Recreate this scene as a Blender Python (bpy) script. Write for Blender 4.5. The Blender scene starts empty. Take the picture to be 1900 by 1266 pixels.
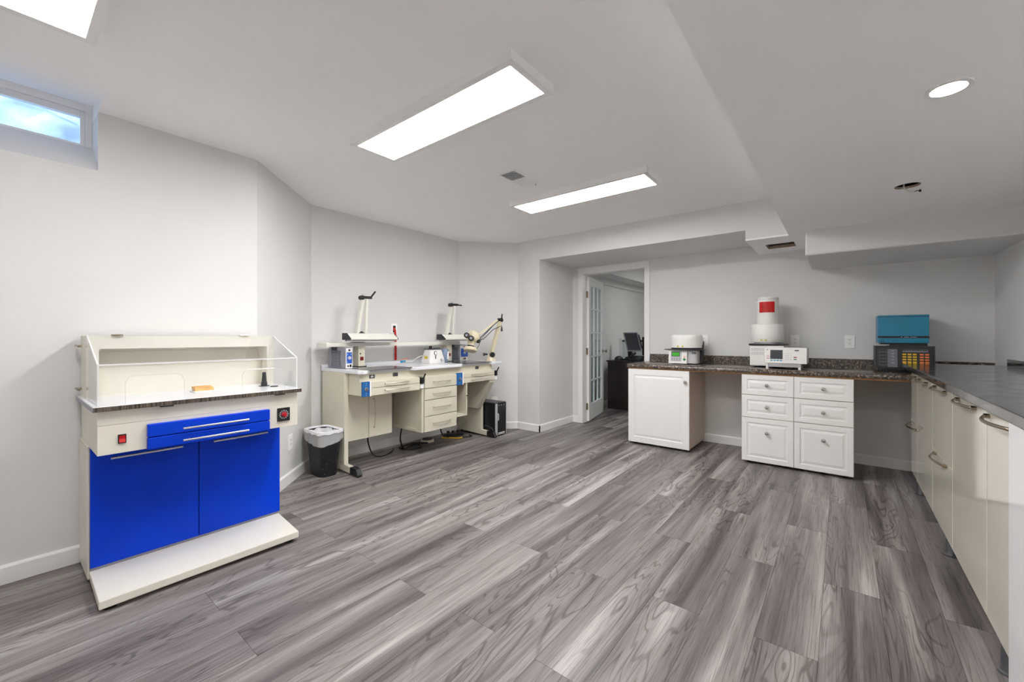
import bpy, bmesh, math, random
from mathutils import Vector, Matrix
from mathutils.geometry import tessellate_polygon
random.seed(7)
C = bpy.context.scene.collection
scn = bpy.context.scene
R = math.radians

# ------------------------------------------------------------------ camera, world, exposure
cam_d = bpy.data.cameras.new('camera'); cam = bpy.data.objects.new('camera', cam_d); C.objects.link(cam)
cam.location = (0, 0, 1.203); cam.rotation_euler = (R(90), 0, math.atan2(612.1, 766.3))
cam_d.sensor_width = 36; cam_d.lens = 766.3 / 1900 * 36; cam_d.shift_y = -7.8 / 1900
cam_d.clip_start = 0.02
scn.camera = cam
scn.view_settings.view_transform = 'Standard'; scn.view_settings.look = 'None'
scn.view_settings.exposure = 0.93; scn.view_settings.gamma = 1.0; scn.view_settings.use_curve_mapping = False
PANEL_EMIT = 20.0
POT_EMIT = 185.0
scn.cycles.max_bounces = 16; scn.cycles.diffuse_bounces = 14; scn.cycles.transparent_max_bounces = 24
world = bpy.data.worlds.new('sky'); scn.world = world; world.use_nodes = True
bg = world.node_tree.nodes['Background']
sky = world.node_tree.nodes.new('ShaderNodeTexSky'); sky.sky_type = 'HOSEK_WILKIE'; sky.turbidity = 5.0
sky.sun_direction = (0.5, -0.4, 0.75)
world.node_tree.links.new(sky.outputs[0], bg.inputs[0]); bg.inputs[1].default_value = 10.5

# ------------------------------------------------------------------ materials
def lin(c):
    return tuple(((v/255)/12.92 if v/255 <= .04045 else ((v/255+.055)/1.055)**2.4) for v in c) + (1,)
MATS = {}
def mat(name, rgb, rough=.5, metal=0, spec=.5, coat=0, noise=0, nscale=20, bump=0, bscale=200):
    m = bpy.data.materials.new(name); m.use_nodes = True; nt = m.node_tree
    b = nt.nodes['Principled BSDF']
    b.inputs['Base Color'].default_value = lin(rgb); b.inputs['Roughness'].default_value = rough
    b.inputs['Metallic'].default_value = metal; b.inputs['Specular IOR Level'].default_value = spec
    b.inputs['Coat Weight'].default_value = coat; b.inputs['Coat Roughness'].default_value = .05
    tc = nt.nodes.new('ShaderNodeTexCoord')
    if noise:
        n = nt.nodes.new('ShaderNodeTexNoise'); n.inputs['Scale'].default_value = nscale; n.inputs['Detail'].default_value = 5
        nt.links.new(tc.outputs['Object'], n.inputs['Vector'])
        r = nt.nodes.new('ShaderNodeValToRGB')
        r.color_ramp.elements[0].position = .3; r.color_ramp.elements[1].position = .7
        r.color_ramp.elements[0].color = lin(tuple(max(0, v*(1-noise)) for v in rgb))
        r.color_ramp.elements[1].color = lin(tuple(min(255, v*(1+noise)) for v in rgb))
        nt.links.new(n.outputs[0], r.inputs[0]); nt.links.new(r.outputs[0], b.inputs['Base Color'])
    if bump:
        n2 = nt.nodes.new('ShaderNodeTexNoise'); n2.inputs['Scale'].default_value = bscale; n2.inputs['Detail'].default_value = 3
        nt.links.new(tc.outputs['Object'], n2.inputs['Vector'])
        bp = nt.nodes.new('ShaderNodeBump'); bp.inputs['Strength'].default_value = bump; bp.inputs['Distance'].default_value = .002
        nt.links.new(n2.outputs[0], bp.inputs['Height']); nt.links.new(bp.outputs[0], b.inputs['Normal'])
    MATS[name] = m; return m
def emit(name, rgb, s):
    m = bpy.data.materials.new(name); m.use_nodes = True; nt = m.node_tree
    b = nt.nodes['Principled BSDF']; b.inputs['Base Color'].default_value = lin(rgb)
    b.inputs['Emission Color'].default_value = lin(rgb); b.inputs['Emission Strength'].default_value = s
    MATS[name] = m; return m
def clear(name, tint, lo, hi, haze=0.0):
    """thin clear sheet: transparent plus facing-dependent mirror reflection (Fresnel)"""
    m = bpy.data.materials.new(name); m.use_nodes = True; nt = m.node_tree; nt.nodes.clear()
    o = nt.nodes.new('ShaderNodeOutputMaterial'); t = nt.nodes.new('ShaderNodeBsdfTransparent'); g = nt.nodes.new('ShaderNodeBsdfGlossy')
    t.inputs[0].default_value = tint; g.inputs['Roughness'].default_value = .02
    ly = nt.nodes.new('ShaderNodeLayerWeight'); ly.inputs[0].default_value = .5
    lw = nt.nodes.new('ShaderNodeMath'); lw.operation = 'POWER'; lw.inputs[1].default_value = 5
    nt.links.new(ly.outputs['Facing'], lw.inputs[0])
    mr = nt.nodes.new('ShaderNodeMapRange'); mr.inputs['To Min'].default_value = lo; mr.inputs['To Max'].default_value = hi
    mx = nt.nodes.new('ShaderNodeMixShader')
    nt.links.new(lw.outputs[0], mr.inputs['Value']); nt.links.new(mr.outputs[0], mx.inputs[0])
    nt.links.new(t.outputs[0], mx.inputs[1]); nt.links.new(g.outputs[0], mx.inputs[2])
    last = mx
    if haze:
        d = nt.nodes.new('ShaderNodeBsdfDiffuse'); d.inputs[0].default_value = (.9, .9, .9, 1)
        m2 = nt.nodes.new('ShaderNodeMixShader'); m2.inputs[0].default_value = haze
        nt.links.new(mx.outputs[0], m2.inputs[1]); nt.links.new(d.outputs[0], m2.inputs[2]); last = m2
    nt.links.new(last.outputs[0], o.inputs[0]); MATS[name] = m; return m

mat('wall', (224, 223, 222), .75, noise=.006, nscale=3, bump=.05, bscale=350)
mat('ceil', (249, 248, 248), .85, noise=.005, nscale=2, bump=.05, bscale=300)
mat('trim', (240, 239, 238), .35, noise=.004)
mat('plug_white', (250, 249, 247), .35, noise=.004, nscale=60)
mat('slot', (40, 38, 36), .6)
mat('cream', (229, 224, 211), .38, noise=.012, nscale=4)
mat('bench_cream', (214, 208, 190), .42, noise=.015, nscale=5)
mat('lamp_cream', (232, 230, 220), .4, noise=.01, nscale=8)
mat('scope_cream', (228, 216, 186), .35, noise=.01, nscale=10)
mat('white_top', (226, 227, 232), .22, noise=.01, nscale=6)
mat('blue', (0, 60, 205), .38, spec=.18, noise=.06, nscale=2.2)
mat('blue_lip', (40, 90, 225), .3, noise=.03, nscale=5)
mat('black', (22, 22, 24), .4, noise=.1, nscale=30)
mat('black_soft', (48, 48, 52), .6, noise=.1, nscale=30, bump=.1)
mat('bin_black', (24, 24, 30), .42, noise=.25, nscale=9)
mat('silver_paint', (196, 197, 200), .35, metal=.2, noise=.02)
mat('leg_metal', (120, 122, 126), .3, metal=.8, noise=.03)
mat('dark_grey', (70, 72, 78), .5, noise=.05)
mat('mid_grey', (150, 151, 160), .5, noise=.03)
mat('grey_dark2', (105, 106, 116), .5, noise=.03)
mat('silver', (190, 190, 192), .3, metal=.9, noise=.02)
mat('chrome', (205, 203, 200), .12, metal=1, noise=.01)
mat('nickel', (165, 152, 132), .25, metal=1, noise=.02)
mat('bench_handle', (205, 198, 184), .35, metal=.7, noise=.02)
mat('tray_steel', (120, 122, 124), .18, metal=.9, noise=.04, nscale=12)
mat('white_foil', (238, 236, 234), .32, noise=.004, nscale=3)
mat('cab_side', (205, 192, 180), .45, noise=.02, nscale=4)
mat('raw_edge', (176, 128, 78), .6, noise=.12, nscale=40)
mat('gloss_cream', (226, 220, 206), .07, noise=.01, nscale=2, coat=.5)
mat('gloss_white', (240, 240, 240), .12, noise=.004, coat=.3)
mat('red', (200, 16, 16), .35, noise=.05)
mat('red_dark', (110, 14, 14), .4, noise=.05)
mat('red_dial', (190, 30, 40), .35, noise=.05)
mat('panel_blue', (30, 98, 165), .4, noise=.04, nscale=30)
mat('unit_blue', (40, 90, 190), .4, noise=.08, nscale=40)
mat('light_blue', (120, 165, 215), .4, noise=.05)
mat('teal', (20, 130, 165), .35, noise=.02, nscale=6)
mat('teal_edge', (40, 165, 190), .35)
mat('yellow', (235, 190, 20), .4, noise=.04, nscale=50)
mat('orange', (240, 130, 60), .4, noise=.04, nscale=50)
mat('green', (40, 140, 80), .4, noise=.04)
mat('lcd', (70, 180, 50), .25, noise=.03)
mat('screen_dark', (62, 64, 70), .2, noise=.03)
mat('cyan', (30, 150, 200), .35, noise=.03)
mat('magenta', (170, 20, 70), .4, noise=.03)
mat('dev_white', (236, 234, 230), .4, noise=.006)
mat('dev_grey', (196, 194, 196), .45, noise=.01)
mat('key_grey', (110, 112, 122), .5, noise=.03)
mat('block_wood', (214, 160, 92), .6, noise=.12, nscale=18)
mat('cork', (150, 120, 80), .7, noise=.15, nscale=30)
mat('ink', (60, 58, 60), .5)
mat('yellow_warn', (205, 185, 20), .5, noise=.03)
mat('espresso', (40, 26, 24), .35, noise=.25, nscale=6)
mat('snow', (188, 208, 238), .9, noise=.28, nscale=3.5, bump=.6, bscale=18)  # blue tint and mottles put shaded patches of snow into the colour
mat('mud', (120, 118, 115), .8, noise=.1)
mat('dark_hole', (20, 18, 16), .9, noise=.1)
mat('drywall_edge', (170, 152, 132), .9, noise=.1, nscale=60)
mat('wire_white', (225, 222, 210), .5, noise=.02)
mat('bag_fold', (236, 235, 240), .5, noise=.05, nscale=12)
emit('panel', (255, 255, 255), PANEL_EMIT)
emit('panel_dimmed', (255, 255, 255), PANEL_EMIT*.42)  # same panel, emission turned down so the left wall does not wash out
emit('pot', (255, 252, 244), POT_EMIT)
emit('office_fill', (250, 255, 250), 11.0)
clear('acrylic', (.994, .996, .995, 1), .018, .9, .003)
clear('acrylic_edge_glint', (.95, .96, .96, 1), .25, 1.0, .7)  # whitish haze paints the bright highlight along the acrylic edges
clear('glass', (.86, .9, .9, 1), .04, 1.0, .02)
clear('dirty_glass', (.9, .95, 1, 1), .03, 1.0, .06)
clear('bag', (.95, .95, .97, 1), .05, .6, .42)
clear('cup_blue', (.45, .68, .9, 1), .05, .8, .25)

def splatter():
    nt = MATS['bin_black'].node_tree; N = nt.nodes; L = nt.links; b = N['Principled BSDF']
    src = b.inputs['Base Color'].links[0].from_socket
    tc = N.new('ShaderNodeTexCoord'); n = N.new('ShaderNodeTexNoise'); n.inputs['Scale'].default_value = 55; n.inputs['Detail'].default_value = 3
    L.new(tc.outputs['Object'], n.inputs['Vector'])
    r = N.new('ShaderNodeValToRGB'); r.color_ramp.elements[0].position = .69; r.color_ramp.elements[1].position = .74; L.new(n.outputs[0], r.inputs[0])
    mx = N.new('ShaderNodeMix'); mx.data_type = 'RGBA'; mx.inputs[7].default_value = lin((190, 190, 195))
    L.new(r.outputs[0], mx.inputs[0]); L.new(src, mx.inputs[6]); L.new(mx.outputs[2], b.inputs['Base Color'])
splatter()
# floor planks: procedural wood
def wood():
    m = bpy.data.materials.new('plank_wood'); m.use_nodes = True; nt = m.node_tree; N = nt.nodes; L = nt.links
    b = N['Principled BSDF']; b.inputs['Roughness'].default_value = .42; b.inputs['Specular IOR Level'].default_value = .4
    tc = N.new('ShaderNodeTexCoord'); oi = N.new('ShaderNodeObjectInfo')
    sc = N.new('ShaderNodeVectorMath'); sc.operation = 'SCALE'; sc.inputs[0].default_value = (37, 91, 17); L.new(oi.outputs['Random'], sc.inputs['Scale'])
    ad = N.new('ShaderNodeVectorMath'); L.new(tc.outputs['Object'], ad.inputs[0]); L.new(sc.outputs[0], ad.inputs[1])
    def noise(s, detail, dist=0):
        mp = N.new('ShaderNodeMapping'); mp.inputs['Scale'].default_value = s; L.new(ad.outputs[0], mp.inputs[0])
        n = N.new('ShaderNodeTexNoise'); n.inputs['Scale'].default_value = 1; n.inputs['Detail'].default_value = detail
        n.inputs['Distortion'].default_value = dist; L.new(mp.outputs[0], n.inputs['Vector']); return n
    def ramp(src, stops):
        r = N.new('ShaderNodeValToRGB'); e = r.color_ramp.elements
        while len(e) < len(stops): e.new(.5)
        for k, (p, c) in enumerate(stops): e[k].position = p; e[k].color = c if len(c) == 4 else lin(c)
        L.new(src, r.inputs[0]); return r
    band = noise((11, .55, 1), 2, .4)
    base = ramp(band.outputs[0], [(.28, (91, 85, 84)), (.44, (122, 115, 114)), (.56, (143, 136, 134)), (.72, (178, 173, 171))])
    fine = noise((210, 5, 1), 5, .2)
    finer = ramp(fine.outputs[0], [(.3, (.5, .49, .49, 1)), (.48, (.92, .92, .92, 1)), (.7, (1.12, 1.12, 1.12, 1))])
    m1 = N.new('ShaderNodeMix'); m1.data_type = 'RGBA'; m1.blend_type = 'MULTIPLY'; m1.inputs[0].default_value = .9
    L.new(base.outputs[0], m1.inputs[6]); L.new(finer.outputs[0], m1.inputs[7])
    # cathedral figure: contour lines of a stretched noise
    fig = noise((7.5, 1.1, 1), 2, .6)
    mu = N.new('ShaderNodeMath'); mu.operation = 'MULTIPLY'; mu.inputs[1].default_value = 85; L.new(fig.outputs[0], mu.inputs[0])
    sn = N.new('ShaderNodeMath'); sn.operation = 'SINE'; L.new(mu.outputs[0], sn.inputs[0])
    line = ramp(sn.outputs[0], [(.0, (1.03, 1.03, 1.03, 1)), (.6, (1, 1, 1, 1)), (1, (.55, .53, .52, 1))])
    msk = noise((4.5, .7, 1), 2, 0)
    mskr = ramp(msk.outputs[0], [(.42, (0, 0, 0, 1)), (.56, (1, 1, 1, 1))])
    m2 = N.new('ShaderNodeMix'); m2.data_type = 'RGBA'; m2.blend_type = 'MULTIPLY'
    L.new(mskr.outputs[0], m2.inputs[0]); L.new(m1.outputs[2], m2.inputs[6]); L.new(line.outputs[0], m2.inputs[7])
    # dark cracks and knots
    cr = noise((60, 2.2, 1), 4, 1.2)
    crr = ramp(cr.outputs[0], [(.27, (.45, .42, .4, 1)), (.33, (1, 1, 1, 1))])
    m3 = N.new('ShaderNodeMix'); m3.data_type = 'RGBA'; m3.blend_type = 'MULTIPLY'; m3.inputs[0].default_value = .8
    L.new(m2.outputs[2], m3.inputs[6]); L.new(crr.outputs[0], m3.inputs[7])
    # plank to plank tone
    tone = ramp(oi.outputs['Random'], [(0, (.80, .79, .79, 1)), (.5, (.96, .95, .95, 1)), (1, (1.1, 1.1, 1.1, 1))])
    m4 = N.new('ShaderNodeMix'); m4.data_type = 'RGBA'; m4.blend_type = 'MULTIPLY'; m4.inputs[0].default_value = 1
    L.new(m3.outputs[2], m4.inputs[6]); L.new(tone.outputs[0], m4.inputs[7])
    L.new(m4.outputs[2], b.inputs['Base Color'])
    bp = N.new('ShaderNodeBump'); bp.inputs['Strength'].default_value = .12; bp.inputs['Distance'].default_value = .001
    L.new(fine.outputs[0], bp.inputs['Height']); L.new(bp.outputs[0], b.inputs['Normal'])
    MATS['plank'] = m
wood()
def granite():
    m = bpy.data.materials.new('speckled_stone'); m.use_nodes = True; nt = m.node_tree; N = nt.nodes; L = nt.links
    b = N['Principled BSDF']; b.inputs['Roughness'].default_value = .14
    tc = N.new('ShaderNodeTexCoord')
    n = N.new('ShaderNodeTexNoise'); n.inputs['Scale'].default_value = 75; n.inputs['Detail'].default_value = 4; L.new(tc.outputs['Object'], n.inputs['Vector'])
    v = N.new('ShaderNodeTexVoronoi'); v.inputs['Scale'].default_value = 95; L.new(tc.outputs['Object'], v.inputs['Vector'])
    r = N.new('ShaderNodeValToRGB'); e = r.color_ramp.elements
    e[0].position = .44; e[0].color = lin((26, 22, 21)); e[1].position = .66; e[1].color = lin((160, 143, 130))
    k = e.new(.54); k.color = lin((66, 55, 49))
    L.new(n.outputs[0], r.inputs[0])
    r2 = N.new('ShaderNodeValToRGB'); r2.color_ramp.elements[0].color = lin((60, 52, 48)); r2.color_ramp.elements[1].color = lin((190, 175, 160))
    L.new(v.outputs['Color'], r2.inputs[0])
    mx = N.new('ShaderNodeMix'); mx.data_type = 'RGBA'; mx.blend_type = 'MIX'; mx.inputs[0].default_value = .22
    L.new(r.outputs[0], mx.inputs[6]); L.new(r2.outputs[0], mx.inputs[7]); L.new(mx.outputs[2], b.inputs['Base Color'])
    MATS['granite'] = m
granite()
def steel():
    m = bpy.data.materials.new('brushed_steel'); m.use_nodes = True; nt = m.node_tree; N = nt.nodes; L = nt.links
    b = N['Principled BSDF']; b.inputs['Metallic'].default_value = 1; b.inputs['Roughness'].default_value = .16
    tc = N.new('ShaderNodeTexCoord'); mp = N.new('ShaderNodeMapping'); mp.inputs['Scale'].default_value = (220, 3, 3)
    n = N.new('ShaderNodeTexNoise'); n.inputs['Scale'].default_value = 1; n.inputs['Detail'].default_value = 4
    L.new(tc.outputs['Object'], mp.inputs[0]); L.new(mp.outputs[0], n.inputs['Vector'])
    r = N.new('ShaderNodeValToRGB'); r.color_ramp.elements[0].color = lin((128, 130, 131)); r.color_ramp.elements[1].color = lin((158, 159, 160))
    L.new(n.outputs[0], r.inputs[0]); L.new(r.outputs[0], b.inputs['Base Color'])
    n2 = N.new('ShaderNodeTexNoise'); n2.inputs['Scale'].default_value = 9; n2.inputs['Detail'].default_value = 6; L.new(tc.outputs['Object'], n2.inputs['Vector'])
    r2 = N.new('ShaderNodeMapRange'); r2.inputs['From Min'].default_value = .4; r2.inputs['From Max'].default_value = .75; r2.inputs['To Min'].default_value = .1; r2.inputs['To Max'].default_value = .26
    L.new(n2.outputs[0], r2.inputs[0]); L.new(r2.outputs[0], b.inputs['Roughness'])
    MATS['steel'] = m
steel()
def edge_band():
    m = bpy.data.materials.new('worn_edge_band'); m.use_nodes = True; nt = m.node_tree; N = nt.nodes; L = nt.links
    b = N['Principled BSDF']; b.inputs['Roughness'].default_value = .45
    tc = N.new('ShaderNodeTexCoord'); mp = N.new('ShaderNodeMapping'); mp.inputs['Scale'].default_value = (1, 130, 6)
    n = N.new('ShaderNodeTexNoise'); n.inputs['Scale'].default_value = 1; n.inputs['Detail'].default_value = 3
    L.new(tc.outputs['Object'], mp.inputs[0]); L.new(mp.outputs[0], n.inputs['Vector'])
    r = N.new('ShaderNodeValToRGB'); r.color_ramp.elements[0].position = .35; r.color_ramp.elements[1].position = .7
    r.color_ramp.elements[0].color = lin((38, 30, 26)); r.color_ramp.elements[1].color = lin((118, 104, 90))
    L.new(n.outputs[0], r.inputs[0]); L.new(r.outputs[0], b.inputs['Base Color']); MATS['edge_band'] = m
edge_band()

# ------------------------------------------------------------------ mesh helpers
class MB:
    def __init__(s): s.v = []; s.f = []
    def add(s, vs, fs):
        o = len(s.v); s.v += [tuple(v) for v in vs]; s.f += [tuple(i+o for i in f) for f in fs]; return s
    def box(s, x0, x1, y0, y1, z0, z1):
        v = [(x, y, z) for z in (z0, z1) for y in (y0, y1) for x in (x0, x1)]
        return s.add(v, [(0,2,3,1),(4,5,7,6),(0,1,5,4),(2,6,7,3),(0,4,6,2),(1,3,7,5)])
    def obox(s, c, ax, ay, az, hx, hy, hz):
        c = Vector(c); ax = Vector(ax).normalized()*hx; ay = Vector(ay).normalized()*hy; az = Vector(az).normalized()*hz
        v = [c+ax*i+ay*j+az*k for k in (-1,1) for j in (-1,1) for i in (-1,1)]
        return s.add(v, [(0,2,3,1),(4,5,7,6),(0,1,5,4),(2,6,7,3),(0,4,6,2),(1,3,7,5)])
    def bar(s, p, q, w, h, up=(0,0,1)):
        p = Vector(p); q = Vector(q); d = (q-p); L = d.length; d.normalize()
        u = Vector(up); sx = d.cross(u)
        if sx.length < 1e-4: sx = d.cross(Vector((1,0,0)))
        sx.normalize(); uy = sx.cross(d)
        return s.obox((p+q)/2, d, sx, uy, L/2, w/2, h/2)
    def prism(s, poly, axis, a0, a1):
        n = len(poly)
        def P(p, a):
            if axis == 'x': return (a, p[0], p[1])
            if axis == 'y': return (p[0], a, p[1])
            return (p[0], p[1], a)
        v = [P(p, a0) for p in poly] + [P(p, a1) for p in poly]
        f = [tuple(range(n))[::-1], tuple(range(n, 2*n))] + [(i, (i+1) % n, (i+1) % n+n, i+n) for i in range(n)]
        return s.add(v, f)
    def plate(s, outer, holes, z0, z1):
        """horizontal plate with holes"""
        loops = [outer]+holes; allp = [p for l in loops for p in l]; n = len(allp)
        tris = tessellate_polygon([[Vector((p[0], p[1], 0)) for p in l] for l in loops])
        v = [(p[0], p[1], z0) for p in allp]+[(p[0], p[1], z1) for p in allp]
        f = [tuple(t) for t in tris]+[tuple(i+n for i in t) for t in tris]
        o = 0
        for l in loops:
            k = len(l)
            f += [(o+i, o+(i+1) % k, o+(i+1) % k+n, o+i+n) for i in range(k)]; o += k
        return s.add(v, f)
    def cyl(s, p, q, r, r2=None, n=20, caps=True):
        p = Vector(p); q = Vector(q); r2 = r if r2 is None else r2; d = (q-p).normalized()
        a = d.cross(Vector((0,0,1)))
        if a.length < 1e-4: a = Vector((1,0,0))
        a.normalize(); b = d.cross(a)
        v = [p+(a*math.cos(t)+b*math.sin(t))*r for t in [2*math.pi*i/n for i in range(n)]]+[q+(a*math.cos(t)+b*math.sin(t))*r2 for t in [2*math.pi*i/n for i in range(n)]]
        f = [(i, (i+1) % n, (i+1) % n+n, i+n) for i in range(n)]
        if caps: f += [tuple(range(n))[::-1], tuple(range(n, 2*n))]
        return s.add(v, f)
    def lathe(s, c, prof, n=28, sx=1, sy=1):
        v = []; f = []
        for r, z in prof:
            for i in range(n):
                t = 2*math.pi*i/n; v.append((c[0]+r*sx*math.cos(t), c[1]+r*sy*math.sin(t), c[2]+z))
        for k in range(len(prof)-1):
            for i in range(n): f.append((k*n+i, k*n+(i+1) % n, (k+1)*n+(i+1) % n, (k+1)*n+i))
        f.append(tuple(range(n))[::-1]); f.append(tuple(range((len(prof)-1)*n, len(prof)*n)))
        return s.add(v, f)
    def lathe_axis(s, p, d, prof, n=20):
        """revolve (radius, distance) along direction d from p"""
        d = Vector(d).normalized(); p = Vector(p); a = d.cross(Vector((0,0,1)))
        if a.length < 1e-4: a = Vector((1,0,0))
        a.normalize(); b = d.cross(a); v = []; f = []
        for r, z in prof:
            for i in range(n):
                t = 2*math.pi*i/n; v.append(p+d*z+(a*math.cos(t)+b*math.sin(t))*r)
        for k in range(len(prof)-1):
            for i in range(n): f.append((k*n+i, k*n+(i+1) % n, (k+1)*n+(i+1) % n, (k+1)*n+i))
        f.append(tuple(range(n))[::-1]); f.append(tuple(range((len(prof)-1)*n, len(prof)*n)))
        return s.add(v, f)
    def tube(s, pts, r, n=8):
        pts = [Vector(p) for p in pts]; rings = []; up = Vector((0,0,1))
        for i, p in enumerate(pts):
            d = (pts[min(i+1, len(pts)-1)]-pts[max(i-1, 0)]).normalized()
            a = d.cross(up)
            if a.length < 1e-3: a = d.cross(Vector((1,0,0)))
            a.normalize(); b = d.cross(a)
            rings.append([p+(a*math.cos(2*math.pi*k/n)+b*math.sin(2*math.pi*k/n))*r for k in range(n)])
        v = [q for rg in rings for q in rg]; f = []
        for i in range(len(pts)-1):
            for k in range(n): f.append((i*n+k, i*n+(k+1) % n, (i+1)*n+(k+1) % n, (i+1)*n+k))
        f.append(tuple(range(n))[::-1]); f.append(tuple(range((len(pts)-1)*n, len(pts)*n)))
        return s.add(v, f)
    def loops(s, rings, cap0=True, cap1=True):
        n = len(rings[0]); v = [p for r in rings for p in r]; f = []
        for i in range(len(rings)-1):
            for k in range(n): f.append((i*n+k, i*n+(k+1) % n, (i+1)*n+(k+1) % n, (i+1)*n+k))
        if cap0: f.append(tuple(range(n))[::-1])
        if cap1: f.append(tuple(range((len(rings)-1)*n, len(rings)*n)))
        return s.add(v, f)
def arc(c, r, a0, a1, n):
    return [(c[0]+r*math.cos(R(a0+(a1-a0)*i/n)), c[1]+r*math.sin(R(a0+(a1-a0)*i/n))) for i in range(n+1)]
def smooth_path(pts, n=6):
    pts = [Vector(p) for p in pts]; out = []
    for i in range(len(pts)-1):
        p0 = pts[max(i-1, 0)]; p1 = pts[i]; p2 = pts[i+1]; p3 = pts[min(i+2, len(pts)-1)]
        for k in range(n):
            t = k/n
            out.append(.5*((2*p1)+(p2-p0)*t+(2*p0-5*p1+4*p2-p3)*t*t+(3*p1-p0-3*p2+p3)*t**3))
    out.append(pts[-1]); return out
ORG = {}
def obj(name, mb, m, parent=None, org=None, smooth=False, bev=0, seg=2):
    if parent is not None: o0 = ORG[parent.name]
    else: o0 = Vector(org if org is not None else (0, 0, 0))
    me = bpy.data.meshes.new(name)
    me.from_pydata([tuple(Vector(v)-o0) for v in mb.v], [], mb.f); me.update()
    bm = bmesh.new(); bm.from_mesh(me); bmesh.ops.recalc_face_normals(bm, faces=bm.faces); bm.to_mesh(me); bm.free()
    me.materials.append(MATS[m] if isinstance(m, str) else m)
    o = bpy.data.objects.new(name, me); C.objects.link(o)
    if parent is not None: o.parent = parent
    else: o.location = o0
    ORG[o.name] = o0
    if smooth:
        for p in me.polygons: p.use_smooth = True
        try: me.set_sharp_from_angle(angle=R(40))
        except Exception: pass
    if bev:
        md = o.modifiers.new('bevel', 'BEVEL'); md.width = bev; md.segments = seg; md.limit_method = 'ANGLE'; md.angle_limit = R(40)
        if seg > 1:
            md.harden_normals = False
    return o
def thing(name, label, cat, loc, group=None):
    o = bpy.data.objects.new(name, None); C.objects.link(o); o.location = loc; o.empty_display_size = .05
    ORG[o.name] = Vector(loc); o['label'] = label; o['category'] = cat
    if group: o['group'] = group
    return o
def tag(o, label, cat, group=None):
    o['label'] = label; o['category'] = cat
    if group: o['group'] = group
    return o
def struct(name, mb, m, parent=None, **k):
    o = obj(name, mb, m, parent, **k)
    if parent is None: o['kind'] = 'structure'
    return o
def lab(o, label): o['label'] = label; return o

# ================================================================== ROOM SHELL
XL, XR, YB, YF, Z1, Z2 = -3.19, .98, 5.12, -1.3, 2.438, 2.081
XS = -.36
# floor with planks
fl = struct('floor', MB().box(-4.1, 1.1, -2.4, 9.1, -.08, -.009), 'black_soft')
W, LEN = .2065, 1.272
k0 = -18
for k in range(k0, 6):
    x0 = -.276+k*W*1.0
    ymax = 8.95 if (x0 > -3.4 and x0 < -.6) else 5.11
    off = 1.9 + (0 if k % 2 == 0 else LEN/2) + random.uniform(-.012, .012)
    y = off-4*LEN
    while y < ymax:
        a, b = max(y, -1.3), min(y+LEN, ymax); y += LEN
        if b-a < .03: continue
        xa, xb = x0+.0006, x0+W-.0006
        if xa > XR: continue
        cx, cy = (xa+xb)/2, (a+b)/2
        o = obj('plank', MB().box(xa, xb, a+.0006, b-.0006, -.009, 0), 'plank', fl)
# walls
def wall(name, p, q, out, t=.12, z0=0, z1=2.6, m='wall'):
    p = Vector(p); q = Vector(q); n = Vector(out).normalized()*t
    poly = [tuple(p), tuple(q), tuple(q+n), tuple(p+n)]
    return struct(name, MB().prism(poly, 'z', z0, z1), m)
A1, A2 = (XL, 1.142), (-3.88, 1.848)
B1, B2 = (-3.88, 3.755), (-3.33, 4.29)
RX = -2.983
wl = MB().box(-3.46, XL, YF-.1, -.75, 0, Z1).box(-3.46, XL, .353, 1.142, 0, Z1).box(-3.46, XL, -.75, .353, 0, 2.115)
wl.prism([(XL, 2.115), (-3.40, 2.296), (-3.46, 2.296), (-3.46, 2.1)], 'y', -.75, .353)
struct('wall_left', wl, 'wall')
wall('wall_left_angle', A1, A2, (-.7, -.7))
wall('wall_left_alcove', (-3.88, 1.80), (-3.88, 3.80), (-1, 0))
wall('wall_far_angle', B1, B2, (-.7, .7))
wall('wall_far_left', (-3.36, 4.29), (RX, 4.29), (0, 1))
wall('wall_recess', (RX, 4.411), (RX, 5.2), (-1, 0))
DX0, DX1, DZ = -2.82, -1.945, 2.07
wb = MB().box(RX-.1, DX0-.015, YB, YB+.12, 0, 2.6).box(DX1+.015, 1.1, YB, YB+.12, 0, 2.6).box(DX0-.015, DX1+.015, YB, YB+.12, DZ+.015, 2.6)
struct('wall_back', wb, 'wall')
wall('wall_right', (XR, YF-.1), (XR, YB+.1), (1, 0))
wall('wall_rear', (-3.4, YF), (1.1, YF), (0, -1))
# ceilings
cb = MB().box(-4.05, -2.911, .353, 5.2, Z1, 2.64).box(-3.46, -2.911, YF-.1, -.75, Z1, 2.64).box(-2.911, XS, YF-.1, 5.2, Z1, 2.64)
cb.prism([(-2.911, Z1), (-3.46, 2.55), (-3.46, 2.64), (-2.911, 2.64)], 'y', -.75, .353)
struct('ceiling', cb, 'ceil')
hole = arc((.298, 3.315), .058, 0, 360, 28)[:-1]
vent = [(-.575, 4.60), (-.345, 4.60), (-.345, 4.845), (-.575, 4.845)]
outer = [(-.69, 4.29), (XS, 4.29), (XS, YF-.1), (1.05, YF-.1), (1.05, YB+.05), (-.69, YB+.05)]
lc = MB().plate(outer, [hole, vent], Z2, Z2+.014)
struct('ceiling_lower', lc, 'ceil')
struct('ceiling_lower_edge', MB().box(XS, XS+.02, YF-.1, 4.29, Z2+.014, 2.5), 'ceil')
struct('ceiling_plenum', MB().box(XS, 1.1, YF-.1, 5.2, 2.5, 2.6), 'dark_hole')
struct('ceiling_bulkhead', MB().box(RX, -.69, 4.29, YB, 2.177, 2.5), 'wall')
struct('ceiling_duct_box', MB().box(-.69, XS+.02, 4.29, 4.305, Z2+.0141, 2.5).box(-.69, -.675, 4.305, YB, Z2+.0141, 2.5), 'wall')
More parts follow.
